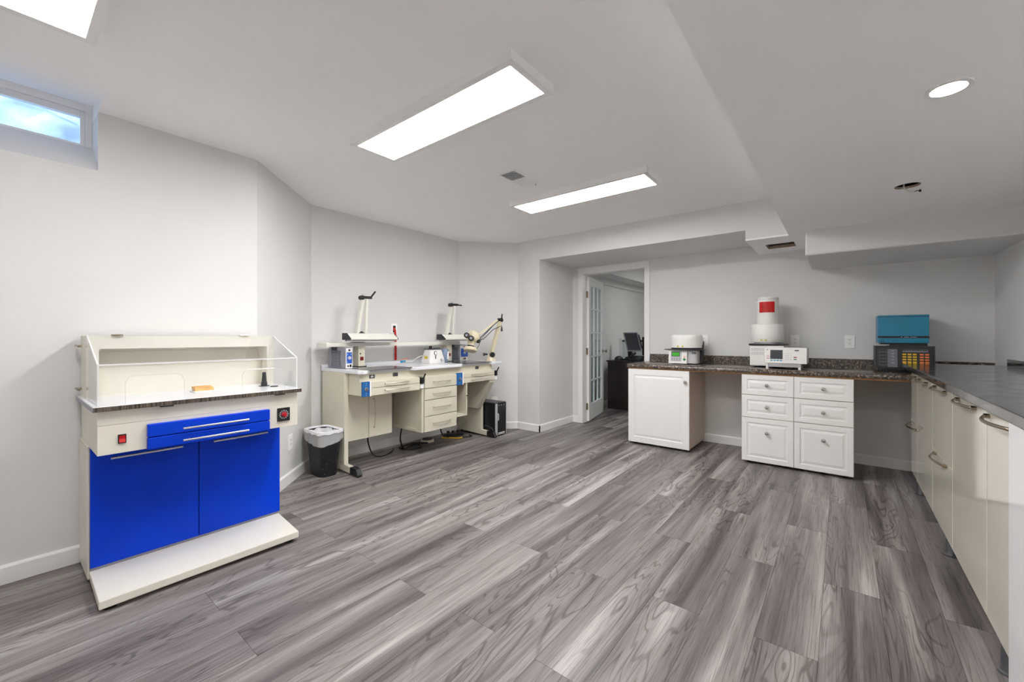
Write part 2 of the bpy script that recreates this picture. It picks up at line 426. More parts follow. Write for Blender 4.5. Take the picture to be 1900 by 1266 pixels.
struct('ceiling_soffit', MB().box(-.238, XR+.02, 4.2, YB+.02, 1.876, Z2+.03), 'wall', bev=.014, seg=3)
# cut drywall rims of the two openings
struct('trim_1', MB().plate(arc((.298, 3.315), .0585, 0, 360, 28)[:-1], [arc((.298, 3.315), .056, 0, 360, 28)[:-1]], Z2+.001, Z2+.0135), 'drywall_edge')
struct('trim_2', MB().plate([(-.577, 4.598), (-.343, 4.598), (-.343, 4.847), (-.577, 4.847)], [[(-.571, 4.604), (-.349, 4.604), (-.349, 4.841), (-.571, 4.841)]], Z2+.001, Z2+.03), 'drywall_edge')
# baseboards
def bboard(name, p, q, inn, h=.092, t=.014):
    p = Vector(p); q = Vector(q); n = Vector(inn).normalized()
    d = (q-p).normalized()
    prof = [(0, 0), (t, 0), (t, h-.012), (t-.005, h-.003), (t-.008, h), (0, h)]
    rings = [[(e.x+n.x*a, e.y+n.y*a, z) for a, z in prof] for e in (p, q)]
    return struct(name, MB().loops(rings), 'trim')
bboard('baseboard_left', (XL, YF), (XL, 1.142), (1, 0))
bboard('baseboard_left_angle', A1, A2, (.7, .7))
bboard('baseboard_left_alcove', (-3.88, 1.84), (-3.88, 3.76), (1, 0))
bboard('baseboard_far_angle', B1, B2, (.7, -.7))
bboard('baseboard_far_left', (-3.33, 4.29), (RX+.014, 4.29), (0, -1))
bboard('baseboard_recess', (RX, 4.276), (RX, YB), (1, 0))
bboard('baseboard_back_left', (RX, YB), (-2.89, YB), (0, -1))
bboard('baseboard_back', (-1.875, YB), (XR, YB), (0, -1))
bboard('baseboard_right', (XR, YF), (XR, YB), (-1, 0))
bboard('baseboard_rear', (XL, YF), (XR, YF), (0, 1))

# window in the left wall
wx = -3.40
win = struct('window_1', MB().box(wx-.05, wx, -.75, -.70, 2.296, 2.545).box(wx-.05, wx, .325, .353, 2.296, 2.545).box(wx-.05, wx, -.70, .325, 2.50, 2.545).box(wx-.05, wx, -.70, .325, 2.290, 2.302), 'trim', org=(wx, -.2, 2.29), bev=.002)
obj('window_sash', MB().box(wx-.045, wx-.012, .305, .325, 2.300, 2.50).box(wx-.045, wx-.012, -.70, -.67, 2.300, 2.50).box(wx-.045, wx-.012, -.67, .305, 2.466, 2.50).box(wx-.045, wx-.012, -.67, .305, 2.300, 2.312), 'trim', win, bev=.002)
obj('pane', MB().box(wx-.032, wx-.027, -.67, .305, 2.312, 2.466), 'dirty_glass', win)
obj('gasket', MB().box(wx-.012, wx-.002, -.70, .353, 2.538, 2.541), 'ink', win)
# snow outside in the window well
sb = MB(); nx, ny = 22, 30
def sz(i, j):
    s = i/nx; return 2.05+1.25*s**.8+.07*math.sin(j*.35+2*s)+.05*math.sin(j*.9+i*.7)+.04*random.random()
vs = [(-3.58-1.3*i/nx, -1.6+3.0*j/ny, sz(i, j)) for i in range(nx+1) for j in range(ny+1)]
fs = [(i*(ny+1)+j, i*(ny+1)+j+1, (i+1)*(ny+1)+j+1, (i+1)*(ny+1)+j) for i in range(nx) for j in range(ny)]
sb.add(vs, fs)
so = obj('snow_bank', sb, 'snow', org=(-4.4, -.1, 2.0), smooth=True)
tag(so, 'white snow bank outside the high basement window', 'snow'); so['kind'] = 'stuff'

# ================================================================== DOOR AND BACK ROOM
dc = struct('trim_3', MB().box(DX0-.07, DX0, YB-.018, YB, 0, DZ).box(DX1, DX1+.068, YB-.018, YB, 0, DZ).box(DX0-.07, DX1+.068, YB-.018, YB, DZ, DZ+.088), 'trim', bev=.003)
struct('trim_4', MB().box(DX0-.015, DX0, YB, YB+.12, 0, DZ).box(DX1, DX1+.015, YB, YB+.12, 0, DZ).box(DX0-.015, DX1+.015, YB, YB+.12, DZ, DZ+.015), 'trim')
hx, hy = -2.806, 5.232
dvec = Vector((-2.985-hx, 6.05-hy, 0)); DL = .83; dvec.normalize(); nvec = Vector((dvec.y, -dvec.x, 0))
door = thing('door_1', 'white', 'door', (hx, hy, 0)); del door['label']; del door['category']; door['kind'] = 'structure'
def dpt(s, t, z): return Vector((hx, hy, 0))+dvec*s+nvec*t+Vector((0, 0, z))
def dbox(mb, s0, s1, z0, z1, t0=-.0175, t1=.0175):
    return mb.obox(dpt((s0+s1)/2, (t0+t1)/2, (z0+z1)/2), dvec, nvec, (0, 0, 1), (s1-s0)/2, (t1-t0)/2, (z1-z0)/2)
z0d, z1d = .012, 2.055; st, tr, brl = .105, .12, .23
mb = MB(); dbox(mb, 0, st, z0d, z1d); dbox(mb, DL-st, DL, z0d, z1d); dbox(mb, st, DL-st, z1d-tr, z1d); dbox(mb, st, DL-st, z0d, z0d+brl)
obj('door_frame', mb, 'trim', door)
cols, rows, mw = 3, 5, .022
cw = (DL-2*st-2*mw)/3; rh = (z1d-tr-z0d-brl-4*mw)/5
for c in (1, 2):
    m_ = MB(); s0 = st+c*cw+(c-1)*mw; dbox(m_, s0, s0+mw, z0d+brl, z1d-tr, -.012, .012); obj('muntin', m_, 'trim', door)
for r in range(1, 5):
    m_ = MB(); zz = z0d+brl+r*rh+(r-1)*mw; dbox(m_, st, DL-st, zz, zz+mw, -.0125, .0125); obj('muntin', m_, 'trim', door)
for c in range(3):
    for r in range(5):
        s0 = st+c*(cw+mw); zz = z0d+brl+r*(rh+mw)
        m_ = MB(); dbox(m_, s0, s0+cw, zz, zz+rh, -.002, .002); obj('pane', m_, 'glass', door)
for zz in (.22, 1.0, 1.80):
    m_ = MB().box(hx-.016, hx+.004, hy-.03, hy+.005, zz-.045, zz+.045).cyl((hx, hy-.02, zz-.047), (hx, hy-.02, zz+.047), .007)
    lab(obj('hinge', m_, 'nickel', door), 'brass-coloured door hinge')
kb = MB().lathe_axis(dpt(DL-.06, .0175, .98), nvec, [(.028, 0), (.028, .006), (.011, .01), (.011, .035), (.024, .042), (.028, .055), (.022, .068), (.004, .072)])
kb.lathe_axis(dpt(DL-.06, -.0175, .98), -nvec, [(.028, 0), (.028, .006), (.011, .01), (.011, .035), (.024, .042), (.028, .055), (.022, .068), (.004, .072)])
lab(obj('door_knob', kb, 'chrome', door, smooth=True), 'round chrome door knob')
# back room shell
struct('wall_office_left', MB().box(-3.34, -3.22, 5.24, 9.1, 0, 2.6), 'wall')
struct('wall_office_far', MB().box(-3.34, -.4, 9.0, 9.1, 0, 2.6), 'wall')
struct('wall_office_right', MB().box(-.5, -.4, 5.24, 9.1, 0, 2.6), 'wall')
struct('ceiling_office', MB().box(-3.34, -.4, 5.24, 9.1, 2.44, 2.6), 'ceil')
struct('ceiling_office_soffit', MB().box(-3.22, -2.86, 5.24, 9.0, 2.2, 2.44).box(-3.22, -3.17, 5.24, 9.0, 2.1, 2.2), 'wall')
bboard('baseboard_office', (-3.22, 5.24), (-3.22, 9.0), (1, 0))
ol = thing('ceiling_light_panel', 'unseen white LED ceiling panel added to brighten the office beyond the door', 'ceiling light', (-1.6, 7.3, 2.44))  # out-of-view lamp added to light the back room
obj('frame', MB().box(-2.2, -1.0, 7.15, 7.45, 2.40, 2.44), 'trim', ol)
obj('diffuser', MB().box(-2.16, -1.04, 7.18, 7.42, 2.396, 2.40), 'office_fill', ol)
# desk
dk = thing('office_desk', 'dark espresso wood desk seen through the open doorway', 'desk', (-2.55, 6.8, 0))
obj('front_panel', MB().box(-3.07, -2.02, 6.42, 6.44, .002, .785), 'espresso', dk)
obj('side_panel', MB().box(-3.07, -3.05, 6.44, 7.1, .002, .785), 'espresso', dk)
obj('side_panel', MB().box(-2.04, -2.02, 6.44, 7.1, .002, .785), 'espresso', dk)
obj('desktop', MB().box(-3.09, -2.0, 6.40, 7.14, .785, .81), 'espresso', dk, bev=.003)
pt = thing('desk_partition', 'low white framed clear partition standing on the dark desk', 'partition', (-2.6, 6.9, .81))
obj('post', MB().box(-3.06, -3.02, 6.88, 6.92, .811, 1.18), 'trim', pt)
obj('post', MB().box(-3.115+.04, -3.062, 6.88, 6.92, .811, 1.18), 'trim', pt)
obj('post', MB().box(-2.14, -2.10, 6.88, 6.92, .811, 1.18), 'trim', pt)
obj('rail', MB().box(-3.02, -2.14, 6.885, 6.915, 1.115, 1.15), 'dark_grey', pt)
obj('panel', MB().box(-3.02, -2.14, 6.897, 6.903, .83, 1.115), 'glass', pt)
obj('rail', MB().box(-3.02, -2.14, 6.885, 6.915, .811, .83), 'trim', pt)
ps = thing('sales_terminal', 'black touchscreen terminal with tilted screen on the dark desk', 'terminal', (-2.72, 6.6, .811))
obj('base', MB().box(-2.88, -2.72, 6.60, 6.78, .811, .835).prism([(6.62, .835), (6.78, .835), (6.74, .87), (6.64, .86)], 'x', -2.86, -2.74), 'black', ps, bev=.006)
obj('stand', MB().bar((-2.785, 6.70, .84), (-2.80, 6.64, 1.25), .07, .06, (0, 1, 0)), 'black', ps, bev=.008)
# tilted screen: faces the camera side
sc_c = Vector((-2.70, 6.56, 1.12)); sn = Vector((.45, -.84, .28)).normalized(); sr = Vector((.86, .42, .02)); sr = (sr-sn*sr.dot(sn)).normalized(); su = sn.cross(sr)*-1
if su.z < 0: su = -su
su = (su+sr*-.18).normalized(); 
obj('screen_housing', MB().obox(sc_c, sr, su, sn, .115, .165, .014), 'mid_grey', ps, bev=.004)
obj('screen', MB().obox(sc_c+sn*.0145, sr, su, sn, .100, .148, .002), 'screen_dark', ps)
obj('card_reader', MB().obox(sc_c+sr*.125, sr, su, sn, .01, .12, .02), 'black', ps)
mo = thing('monitor', 'black monitor half hidden behind the right door casing', 'monitor', (-2.42, 6.7, .811))
obj('screen_housing', MB().box(-2.575, -2.2, 6.66, 6.69, .90, 1.20), 'black', mo, bev=.004)
obj('stand', MB().box(-2.41, -2.37, 6.69, 6.71, .82, 1.0), 'black', mo)
obj('base', MB().box(-2.50, -2.28, 6.60, 6.78, .811, .822), 'black', mo)
ph = thing('desk_phone', 'black desk telephone with handset at the front edge of the dark desk', 'telephone', (-2.58, 6.5, .811))
obj('body', MB().prism([(6.415, .811), (6.585, .811), (6.585, .895), (6.415, .835)], 'x', -2.70, -2.51), 'black', ph, bev=.004)
obj('handset', MB().tube(smooth_path([(-2.69, 6.43, .875), (-2.66, 6.47, .905), (-2.645, 6.53, .93), (-2.66, 6.58, .93)]), .022), 'black', ph, smooth=True)
obj('keypad', MB().prism([(6.45, .845), (6.58, .892), (6.58, .895), (6.45, .848)], 'x', -2.61, -2.52), 'dark_grey', ph)
hd = thing('headset_base', 'rounded black device beside the tilted terminal screen', 'headset', (-2.93, 6.55, .811))
obj('body', MB().lathe((-2.93, 6.55, .811), [(.07, 0), (.07, .02), (.055, .05), (.02, .07)], sx=1.1), 'black', hd, smooth=True)
obj('button', MB().lathe((-2.90, 6.50, .85), [(.014, 0), (.014, .012)]), 'silver', hd, smooth=True)

# ================================================================== CEILING LIGHTS, VENT
def led(x0, x1, y0, y1, label, em='panel'):
    t = thing('ceiling_light_panel', label, 'ceiling light', ((x0+x1)/2, (y0+y1)/2, Z1), 'LED panels on the main ceiling')
    w = .033
    mb = MB().box(x0, x1, y0, y0+w, Z1-.045, Z1).box(x0, x1, y1-w, y1, Z1-.045, Z1).box(x0, x0+w, y0+w, y1-w, Z1-.045, Z1).box(x1-w, x1, y0+w, y1-w, Z1-.045, Z1)
    obj('frame', mb, 'trim', t)
    obj('diffuser', MB().box(x0+w, x1-w, y0+w, y1-w, Z1-.043, Z1-.038), em, t)
led(-2.388, -1.105, 1.378, 1.708, 'large white LED ceiling panel in the middle of the ceiling')
led(-2.375, -1.10, 2.936, 3.262, 'white LED ceiling panel nearest the doorway, beyond the ceiling vent')
led(-2.388, -1.105, -.075, .258, 'white LED ceiling panel near the high window, cut off by the picture', 'panel_dimmed')
cv = thing('ceiling_vent', 'white louvred air vent on the ceiling between two light panels', 'vent', (-1.965, 2.55, Z1))
obj('frame', MB().box(-2.045, -1.885, 2.385, 2.40, Z1-.006, Z1).box(-2.045, -1.885, 2.70, 2.715, Z1-.006, Z1).box(-2.045, -2.03, 2.40, 2.70, Z1-.006, Z1).box(-1.90, -1.885, 2.40, 2.70, Z1-.006, Z1), 'trim', cv)
obj('backing', MB().box(-2.03, -1.90, 2.40, 2.70, Z1-.0015, Z1-.0005), 'mid_grey', cv)
for i in range(9):
    yy = 2.405+i*.0165
    obj('slat', MB().obox((-1.965, yy, Z1-.006), (1, 0, 0), (0, 1, .8), (0, -.8, 1), .065, .006, .0008), 'trim', cv)
for i in range(9):
    yy = 2.553+i*.0165
    obj('slat', MB().obox((-1.965, yy, Z1-.006), (1, 0, 0), (0, 1, -.8), (0, .8, 1), .065, .009, .0008), 'trim', cv)
obj('lever', MB().box(-1.93, -1.925, 2.716, 2.722, Z1-.012, Z1), 'ink', cv)
for py, pw in ((2.10, 'round recessed downlight glowing in the lower ceiling on the right'), (.885, 'unseen middle downlight added in the lower ceiling to brighten the right side'), (-.33, 'unseen rearmost downlight added in the lower ceiling to brighten the right side')):  # last two downlights are unseen, added to brighten the right side
    pl = thing('recessed_light', pw, 'ceiling light', (.294, py, Z2), 'recessed downlights in the lower ceiling')
    obj('ring', MB().plate(arc((.294, py), .062, 0, 360, 36)[:-1], [arc((.294, py), .047, 0, 360, 36)[:-1]], Z2-.005, Z2), 'trim', pl, smooth=True)
    obj('lens', MB().cyl((.294, py, Z2-.003), (.294, py, Z2-.0005), .047, n=36), 'pot', pl)
lw_ = thing('loose_wire', 'white electrical wire hanging from the empty round ceiling hole', 'wire', (.298, 3.315, Z2))
obj('cable', MB().tube(smooth_path([(.29, 3.35, Z2+.12), (.285, 3.32, Z2+.03), (.283, 3.305, Z2-.01), (.30, 3.295, Z2-.035), (.325, 3.29, Z2-.045)]), .004), 'wire_white', lw_, smooth=True)
obj('wire_end', MB().tube(smooth_path([(.325, 3.29, Z2-.045), (.337, 3.29, Z2-.042), (.345, 3.288, Z2-.046)]), .0022), 'ink', lw_)
obj('connector', MB().lathe((.348, 3.288, Z2-.052), [(.003, 0), (.006, .004), (.004, .014)], n=10), 'black', lw_)

# ================================================================== WALL OUTLETS
def outlet(c, n, label, kind='duplex', group='wall outlets'):
    """c centre on wall, n normal into room"""
    n = Vector(n).normalized(); c = Vector(c); u = Vector((0, 0, 1)); r = u.cross(n)
    t = thing('wall_outlet', label, 'outlet', tuple(c), group)
    obj('cover_plate', MB().obox(c+n*.003, r, n, u, .038, .003, .062), 'plug_white', t, bev=.002)
    if kind == 'duplex':
        obj('insert', MB().obox(c+n*.0065, r, n, u, .018, .0012, .036), 'plug_white', t)
        mb = MB()
        for s in (-1, 1):
            cz = c+u*s*.018+n*.0078
            mb.obox(cz+r*.006+u*.004, r, n, u, .0012, .0004, .005).obox(cz-r*.006+u*.004, r, n, u, .0012, .0004, .004).obox(cz-u*.007, r, n, u, .0022, .0004, .0022)
        obj('socket_slots', mb, 'slot', t)
    else:
        obj('opening', MB().obox(c+n*.0063, r, n, u, .017, .0006, .038), 'dark_hole', t)
    return t
outlet((-1.243, YB, 1.162), (0, -1, 0), 'white wall outlet just right of the domed furnace')
outlet((-.374, YB, 1.158), (0, -1, 0), 'white wall outlet beside the tall furnace with the red label')
outlet((.058, YB, 1.156), (0, -1, 0), 'white wall outlet between the tall furnace and the teal furnace')
outlet((-3.557, 1.519, .335), (.707, .69, 0), 'low white wall outlet between blue cabinet and rubbish bin')
outlet((-3.88, 2.761, 1.288), (1, 0, 0), 'white wall plate above the bench with red tubing coming out', 'open')
outlet((-3.55, 4.076, .36), (.7, -.715, 0), 'low white wall outlet behind the computer tower')
tb = obj('red_tube', MB().tube(smooth_path([(-3.885, 2.755, 1.30), (-3.865, 2.757, 1.285), (-3.862, 2.765, 1.25), (-3.862, 2.77, 1.1), (-3.862, 2.77, .945)]), .0115), 'red', org=(-3.862, 2.77, .945), smooth=True)
tag(tb, 'red tube hanging from wall plate down behind the bench shelf', 'tube')

# ================================================================== BLUE-FRONTED CABINET BENCH (left wall)
bu = thing('dust_cabinet', 'cream work cabinet with bright blue doors and drawers under a clear acrylic hood', 'cabinet', (-2.85, .72, 0))
xf, y0, y1 = -2.60, .285, 1.154
obj('body', MB().box(-3.165, -2.872, y0+.003, y1-.003, .02, .86), 'cream', bu, bev=.002)
fas = obj('fascia_box', MB().box(-2.873, xf, y0, y1, .667, .80).box(-2.873, xf-.003, y0, y1, .8012, .868), 'cream', bu, bev=.0015)
obj('side_panel', MB().prism([(-3.165, .018), (-2.87, .018), (-2.87, .665), (-3.165, .665)], 'y', y0-.004, y0+.002), 'cream', bu)
# base plate on feet
bp_ = [(-2.50, .279), (-2.50, 1.117), (-2.875, 1.152), (-3.165, 1.152), (-3.165, .287), (-2.875, .287)]
obj('base_plate', MB().prism(bp_, 'z', .022, .058), 'cream', bu, bev=.003)
obj('kick_rail', MB().box(-2.872, -2.86, y0+.004, y1-.004, .058, .072), 'mid_grey', bu)
for fx, fy in ((-2.55, .32), (-2.55, 1.08), (-3.1, .33), (-3.1, 1.1)):
    obj('foot', MB().lathe((fx, fy, 0), [(.026, 0), (.026, .006), (.012, .01), (.012, .024)], n=18), 'black', bu, smooth=True)
def rod_handle(parent, x, ya, yb, z, stand=.022, r=.0055):
    mb = MB().cyl((x+stand, ya, z), (x+stand, yb, z), r, n=12)
    for yy in (ya+.03, yb-.03): mb.cyl((x, yy, z), (x+stand, yy, z), .0035, n=8)
    lab(obj('handle', mb, 'silver', parent, smooth=True), 'slim silver bar handle')
for ya, yb, h0, h1 in ((y0+.004, .7205, .358, .644), (.7245, y1, .788, 1.074)):
    d_ = obj('door', MB().box(-2.871, -2.851, ya, yb, .074, .705), 'blue', bu, bev=.0015); lab(d_, 'bright blue cabinet door')
    rod_handle(d_, -2.851, h0, h1, .60)
for za, zb, zh in ((.7225, .784, .747), (.664, .7195, .688)):
    d_ = obj('drawer', MB().box(-2.62, -2.578, .4535, .9915, za, zb), 'blue', bu, bev=.004); lab(d_, 'bright blue drawer front')
    rod_handle(d_, -2.578, .584, .875, zh)
for ya in (.4505, .9925): obj('seam', MB().box(xf-.002, xf+.0005, ya, ya+.002, .667, .80), 'bench_cream', bu)
sw = obj('power_switch', MB().box(xf, xf+.006, .352, .381, .711, .753), 'black', bu, bev=.002)
lab(obj('rocker', MB().prism([(xf+.006, .717), (xf+.012, .717), (xf+.007, .732), (xf+.010, .747), (xf+.006, .747)], 'y', .356, .377), 'red', sw), 'red rocker switch')
tm = obj('timer_dial', MB().box(xf, xf+.008, 1.037, 1.107, .702, .781), 'black', bu, bev=.002)
obj('dial_plate', MB().cyl((xf+.008, 1.072, .742), (xf+.0095, 1.072, .742), .028, n=28), 'dark_grey', tm, smooth=True)
tk = MB()
for i in range(12):
    a = R(i*30); tk.box(xf+.0095, xf+.0100, 1.072+.023*math.cos(a)-.002, 1.072+.023*math.cos(a)+.002, .742+.023*math.sin(a)-.002, .742+.023*math.sin(a)+.002)
obj('tick_marks', tk, 'plug_white', tm)
lab(obj('dial_knob', MB().lathe_axis((xf+.0095, 1.072, .742), (1, 0, 0), [(.014, 0), (.013, .014), (.010, .018)]).bar((xf+.028, 1.072, .729), (xf+.028, 1.072, .757), .006, .01, (1, 0, 0)), 'red_dial', tm, smooth=True), 'red pointer knob')
# table top
obj('tabletop', MB().box(-3.17, -2.578, .270, 1.166, .868, .8895), 'white_top', bu, bev=.001)
lab(obj('edge_strip', MB().box(-2.578, -2.574, .269, 1.167, .8675, .888), 'edge_band', bu), 'worn dark brown edge strip')
lab(obj('edge_strip', MB().box(-3.17, -2.574, .2675, .2705, .8675, .888), 'mid_grey', bu), 'worn grey edge strip')
for ya in (.50, 1.02):
    obj('clip', MB().box(-2.60, -2.570, ya, ya+.05, .862, .8675), 'black', bu)
# back box of the hood
bx0, bx1, bz = -3.165, -2.95, 1.208
obj('back_box', MB().box(bx0, bx0+.012, y0, y1, .8895, bz).box(bx0, bx1, y0, y1, bz-.012, bz).box(bx1-.012, bx1, y0, y1, 1.141, bz-.012)
    .box(bx0+.012, bx1, y0, y0+.045, .8895, 1.1409).box(bx0+.012, bx1, y1-.04, y1, .8895, 1.1409).box(bx0+.012, bx1-.012, y0, y0+.012, 1.141, bz-.012).box(bx0+.012, bx1-.012, y1-.012, y1, 1.141, bz-.012), 'cream', bu)
obj('back_liner', MB().prism([(bx0+.013, .8895), (bx1-.09, .8895), (bx1-.09, 1.04), (bx0+.05, 1.12), (bx0+.013, 1.12)], 'y', y0+.046, y1-.041), 'cream', bu)
for yy in (.375, .96):
    obj('hinge', MB().box(bx1-.02, bx1+.012, yy, yy+.045, bz+.0002, bz+.004).cyl((bx1+.002, yy, bz+.005), (bx1+.002, yy+.045, bz+.005), .003, n=8), 'nickel', bu)
# acrylic hood
ax, az = -2.605, 1.075
hood = obj('hood_front', MB().prism([(y0+.005, .8895), (.378, .8895), (.378, .985)]+[(.378+.03-.03*math.cos(R(t)), .985+.035*math.sin(R(t))) for t in (30, 60, 90)]
    + [(.57+.03*math.sin(R(t)), .985+.035*math.cos(R(t))) for t in (0, 30, 60, 90)]+[(.60, .8895), (.858, .8895), (.858, .985)]
    + [(.858+.03-.03*math.cos(R(t)), .985+.035*math.sin(R(t))) for t in (30, 60, 90)]+[(1.048+.03*math.sin(R(t)), .985+.035*math.cos(R(t))) for t in (0, 30, 60, 90)]
    + [(1.078, .8895), (y1, .8895), (y1, az), (y0+.005, az)], 'x', ax-.0025, ax+.0025), 'acrylic', bu); lab(hood, 'clear acrylic hood front with two arm holes')
obj('rim', MB().tube([(ax, .3785, .8895), (ax, .3785, .985), (ax, .388, 1.008), (ax, .408, 1.019), (ax, .57, 1.019), (ax, .59, 1.008), (ax, .5995, .985), (ax, .5995, .8895)], .0012, n=6), 'acrylic_edge_glint', hood)
obj('rim', MB().tube([(ax, .8585, .8895), (ax, .8585, .985), (ax, .868, 1.008), (ax, .888, 1.019), (ax, 1.048, 1.019), (ax, 1.068, 1.008), (ax, 1.0775, .985), (ax, 1.0775, .8895)], .0012, n=6), 'acrylic_edge_glint', hood)
slv = Vector((bx1-ax, 0, bz-az)); 
lab(obj('hood_lid', MB().add([(ax, y0, az), (ax, y1, az), (bx1, y1, bz), (bx1, y0, bz), (ax+.004, y0, az+.004), (ax+.004, y1, az+.004), (bx1+.003, y1, bz+.004), (bx1+.003, y0, bz+.004)],
    [(0,1,2,3), (7,6,5,4), (0,4,5,1), (1,5,6,2), (2,6,7,3), (3,7,4,0)]), 'acrylic', bu), 'sloping clear acrylic lid')
for yy in (y0, y1-.005):
    s_ = obj('hood_side', MB().prism([(bx1, .8895), (ax, .8895), (ax, az), (bx1, bz)], 'y', yy, yy+.005), 'acrylic', bu)
    yc = yy+.0025
    obj('rim', MB().bar((ax, yc, .8895), (ax, yc, az), .006, .006).bar((ax, yc, az), (bx1, yc, bz), .006, .006), 'acrylic_edge_glint', s_)
obj('hood_rim', MB().bar((ax, y0, az), (ax, y1, az), .007, .007), 'acrylic_edge_glint', bu)
# knobs on left side
for zz in (1.155, .93):
    obj('side_knob', MB().cyl((-3.13, y0, zz), (-3.13, y0-.012, zz), .006, n=10).tube(smooth_path([(-3.16, y0-.014, zz), (-3.13, y0-.02, zz+.002), (-3.08, y0-.014, zz-.002)]), .006), 'nickel', bu, smooth=True)
wbk = thing('bench_pin_block', 'small light wooden block on a white plate inside the acrylic hood', 'wood block', (-2.87, .745, .8895))
obj('plate', MB().box(-2.915, -2.81, .695, .80, .8897, .897), 'plug_white', wbk, bev=.002)
obj('block', MB().prism([(-2.90, .897), (-2.83, .897), (-2.84, .914), (-2.90, .92)], 'y', .70, .79), 'block_wood', wbk, bev=.002)
obj('screw', MB().cyl((-2.86, .692, .905), (-2.86, .70, .905), .005, n=10), 'silver', wbk)
nz = thing('suction_nozzle', 'black upright nozzle standing at the right end inside the acrylic hood', 'nozzle', (-2.875, 1.07, .8895))
obj('base', MB().lathe((-2.875, 1.07, .8897), [(.03, 0), (.03, .002), (.017, .003), (.018, .014), (.015, .02)], n=20), 'black_soft', nz, smooth=True)
obj('stem', MB().lathe((-2.875, 1.07, .9095), [(.0165, 0), (.0165, .006), (.014, .008), (.010, .068), (.0085, .068)], n=20), 'black_soft', nz, smooth=True)
gm = obj('cable_grommet', MB().lathe((-2.80, 1.10, .8897), [(.022, 0), (.022, .003), (.016, .0035)], n=20), 'black_soft', org=(-2.80, 1.10, .8897), smooth=True)
tag(gm, 'flat black grommet disc beside the upright nozzle', 'grommet')

# ================================================================== RUBBISH BIN
def rrect(x0, x1, y0, y1, r, z, n=5):
    p = arc((x1-r, y1-r), r, 0, 90, n)+arc((x0+r, y1-r), r, 90, 180, n)+arc((x0+r, y0+r), r, 180, 270, n)+arc((x1-r, y0+r), r, 270, 360, n)
    return [(a, b, z) for a, b in p]
def dense(pts, k=4):
    out = []; n = len(pts)
    for i in range(n):
        a = Vector(pts[i]); b = Vector(pts[(i+1) % n]); m = max(1, int((b-a).length/.012))
        for j in range(m): out.append(tuple(a.lerp(b, j/m)))
    return out
bn = thing('rubbish_bin', 'black plastic rubbish bin with a white liner bag beside the bench leg', 'bin', (-3.57, 1.80, 0))
def br(f, z, g=0): return rrect(-3.672-.03*f-g, -3.445+.04*f+g, 1.725-.03*f-g, 1.882+.022*f+g, .055, z)
obj('body', MB().loops([br(0, .001), br(.02, .01), br(1, .385), br(1, .385, -.004), br(.1, .02, -.004)], True, True), 'bin_black', bn, smooth=True)
obj('rim', MB().loops([br(1, .375, .004), br(1, .39, .004), br(1, .39, -.006), br(1, .375, -.004)], False, False), 'bin_black', bn, smooth=True)
# bag folded over the rim with a sagging wavy hem
ND = 96
def ring_at(f, z, g):
    p = dense(br(f, z, g)); L_ = [0]
    for i in range(len(p)): L_.append(L_[-1]+(Vector(p[(i+1) % len(p)])-Vector(p[i])).length)
    out = []; k = 0
    for q in range(ND):
        d = L_[-1]*q/ND
        while L_[k+1] < d: k += 1
        t = (d-L_[k])/max(1e-9, L_[k+1]-L_[k]); out.append(Vector(p[k % len(p)]).lerp(Vector(p[(k+1) % len(p)]), t))
    return out
def hem(p):
    f = max(0, min(1, .5*(p.x+3.70)/.29+.5*(1.90-p.y)/.21)); f = f*f*(3-2*f)
    return .36-.085*f+.0025*math.sin(p.x*60+p.y*45)
outr = []
for s_ in (1, .75, .5, .25, 0):
    rg = []
    for i, p in enumerate(ring_at(1, .392, .006+.004*s_)):
        w = .0025*math.sin(i*.9+s_*3)*s_+.0015*math.sin(i*2.3)
        rg.append((p.x+w, p.y+w, .392-(.392-hem(p))*s_))
    outr.append(rg)
inr = [[(p.x, p.y, .395) for p in ring_at(1, .392, .002)]]
for s_ in (.12, .3, .55, .8):
    inr.append([(p.x+.007*math.sin(i*.8+s_*2)*min(1, s_*3), p.y+.007*math.cos(i*1.1)*min(1, s_*3), .392-.32*s_+.008*math.sin(i*.5)) for i, p in enumerate(ring_at(1-.75*s_, 0, -.010))])
lab(obj('liner_bag', MB().loops(outr, False, False), 'bag', bn, smooth=True), 'translucent white liner bag hanging over the rim')
lab(obj('liner_inside', MB().loops(inr, False, True), 'bag_fold', bn, smooth=True), 'wrinkled white inside of the liner bag')
lab(obj('bag_cuff', MB().loops([[(p.x, p.y, .374+.004*math.sin(i*.7)) for i, p in enumerate(ring_at(1, 0, .0125))], [(p.x, p.y, .397) for p in ring_at(1, 0, .011)], [(p.x, p.y, .400) for p in ring_at(1, 0, .002)], [(p.x, p.y, .386) for p in ring_at(1, 0, -.010)]], False, False), 'bag_fold', bn, smooth=True), 'folded bag cuff over the rim')

# ================================================================== TECHNICIAN BENCH
BZ = .91
bt = thing('lab_bench', 'cream two-place laboratory bench with white top, drawers and metal legs', 'workbench', (-3.5, 2.9, 0))
BX = -3.19   # front of top
top = [(-3.865, 1.93), (-3.865, 3.60), (-3.62, 3.87), (-3.26, 3.87), (BX, 3.80), (BX, 3.66), (-3.235, 3.61), (-3.235, 3.19), (BX, 3.13), (BX, 2.52), (-3.235, 2.47), (-3.235, 2.05), (BX, 1.99), (BX, 1.965), (-3.225, 1.93)]
obj('worktop', MB().prism(top, 'z', BZ-.03, BZ), 'white_top', bt, bev=.006, seg=3)
obj('upstand', MB().box(-3.868, -3.84, 1.93, 3.60, BZ, BZ+.028), 'white_top', bt, bev=.003)
obj('apron', MB().box(-3.84, -3.48, 1.965, 3.68, BZ-.06, BZ-.0315), 'bench_cream', bt)
obj('apron_front', MB().box(-3.29, -3.25, 1.965, 3.68, .8125, BZ-.0315), 'bench_cream', bt)
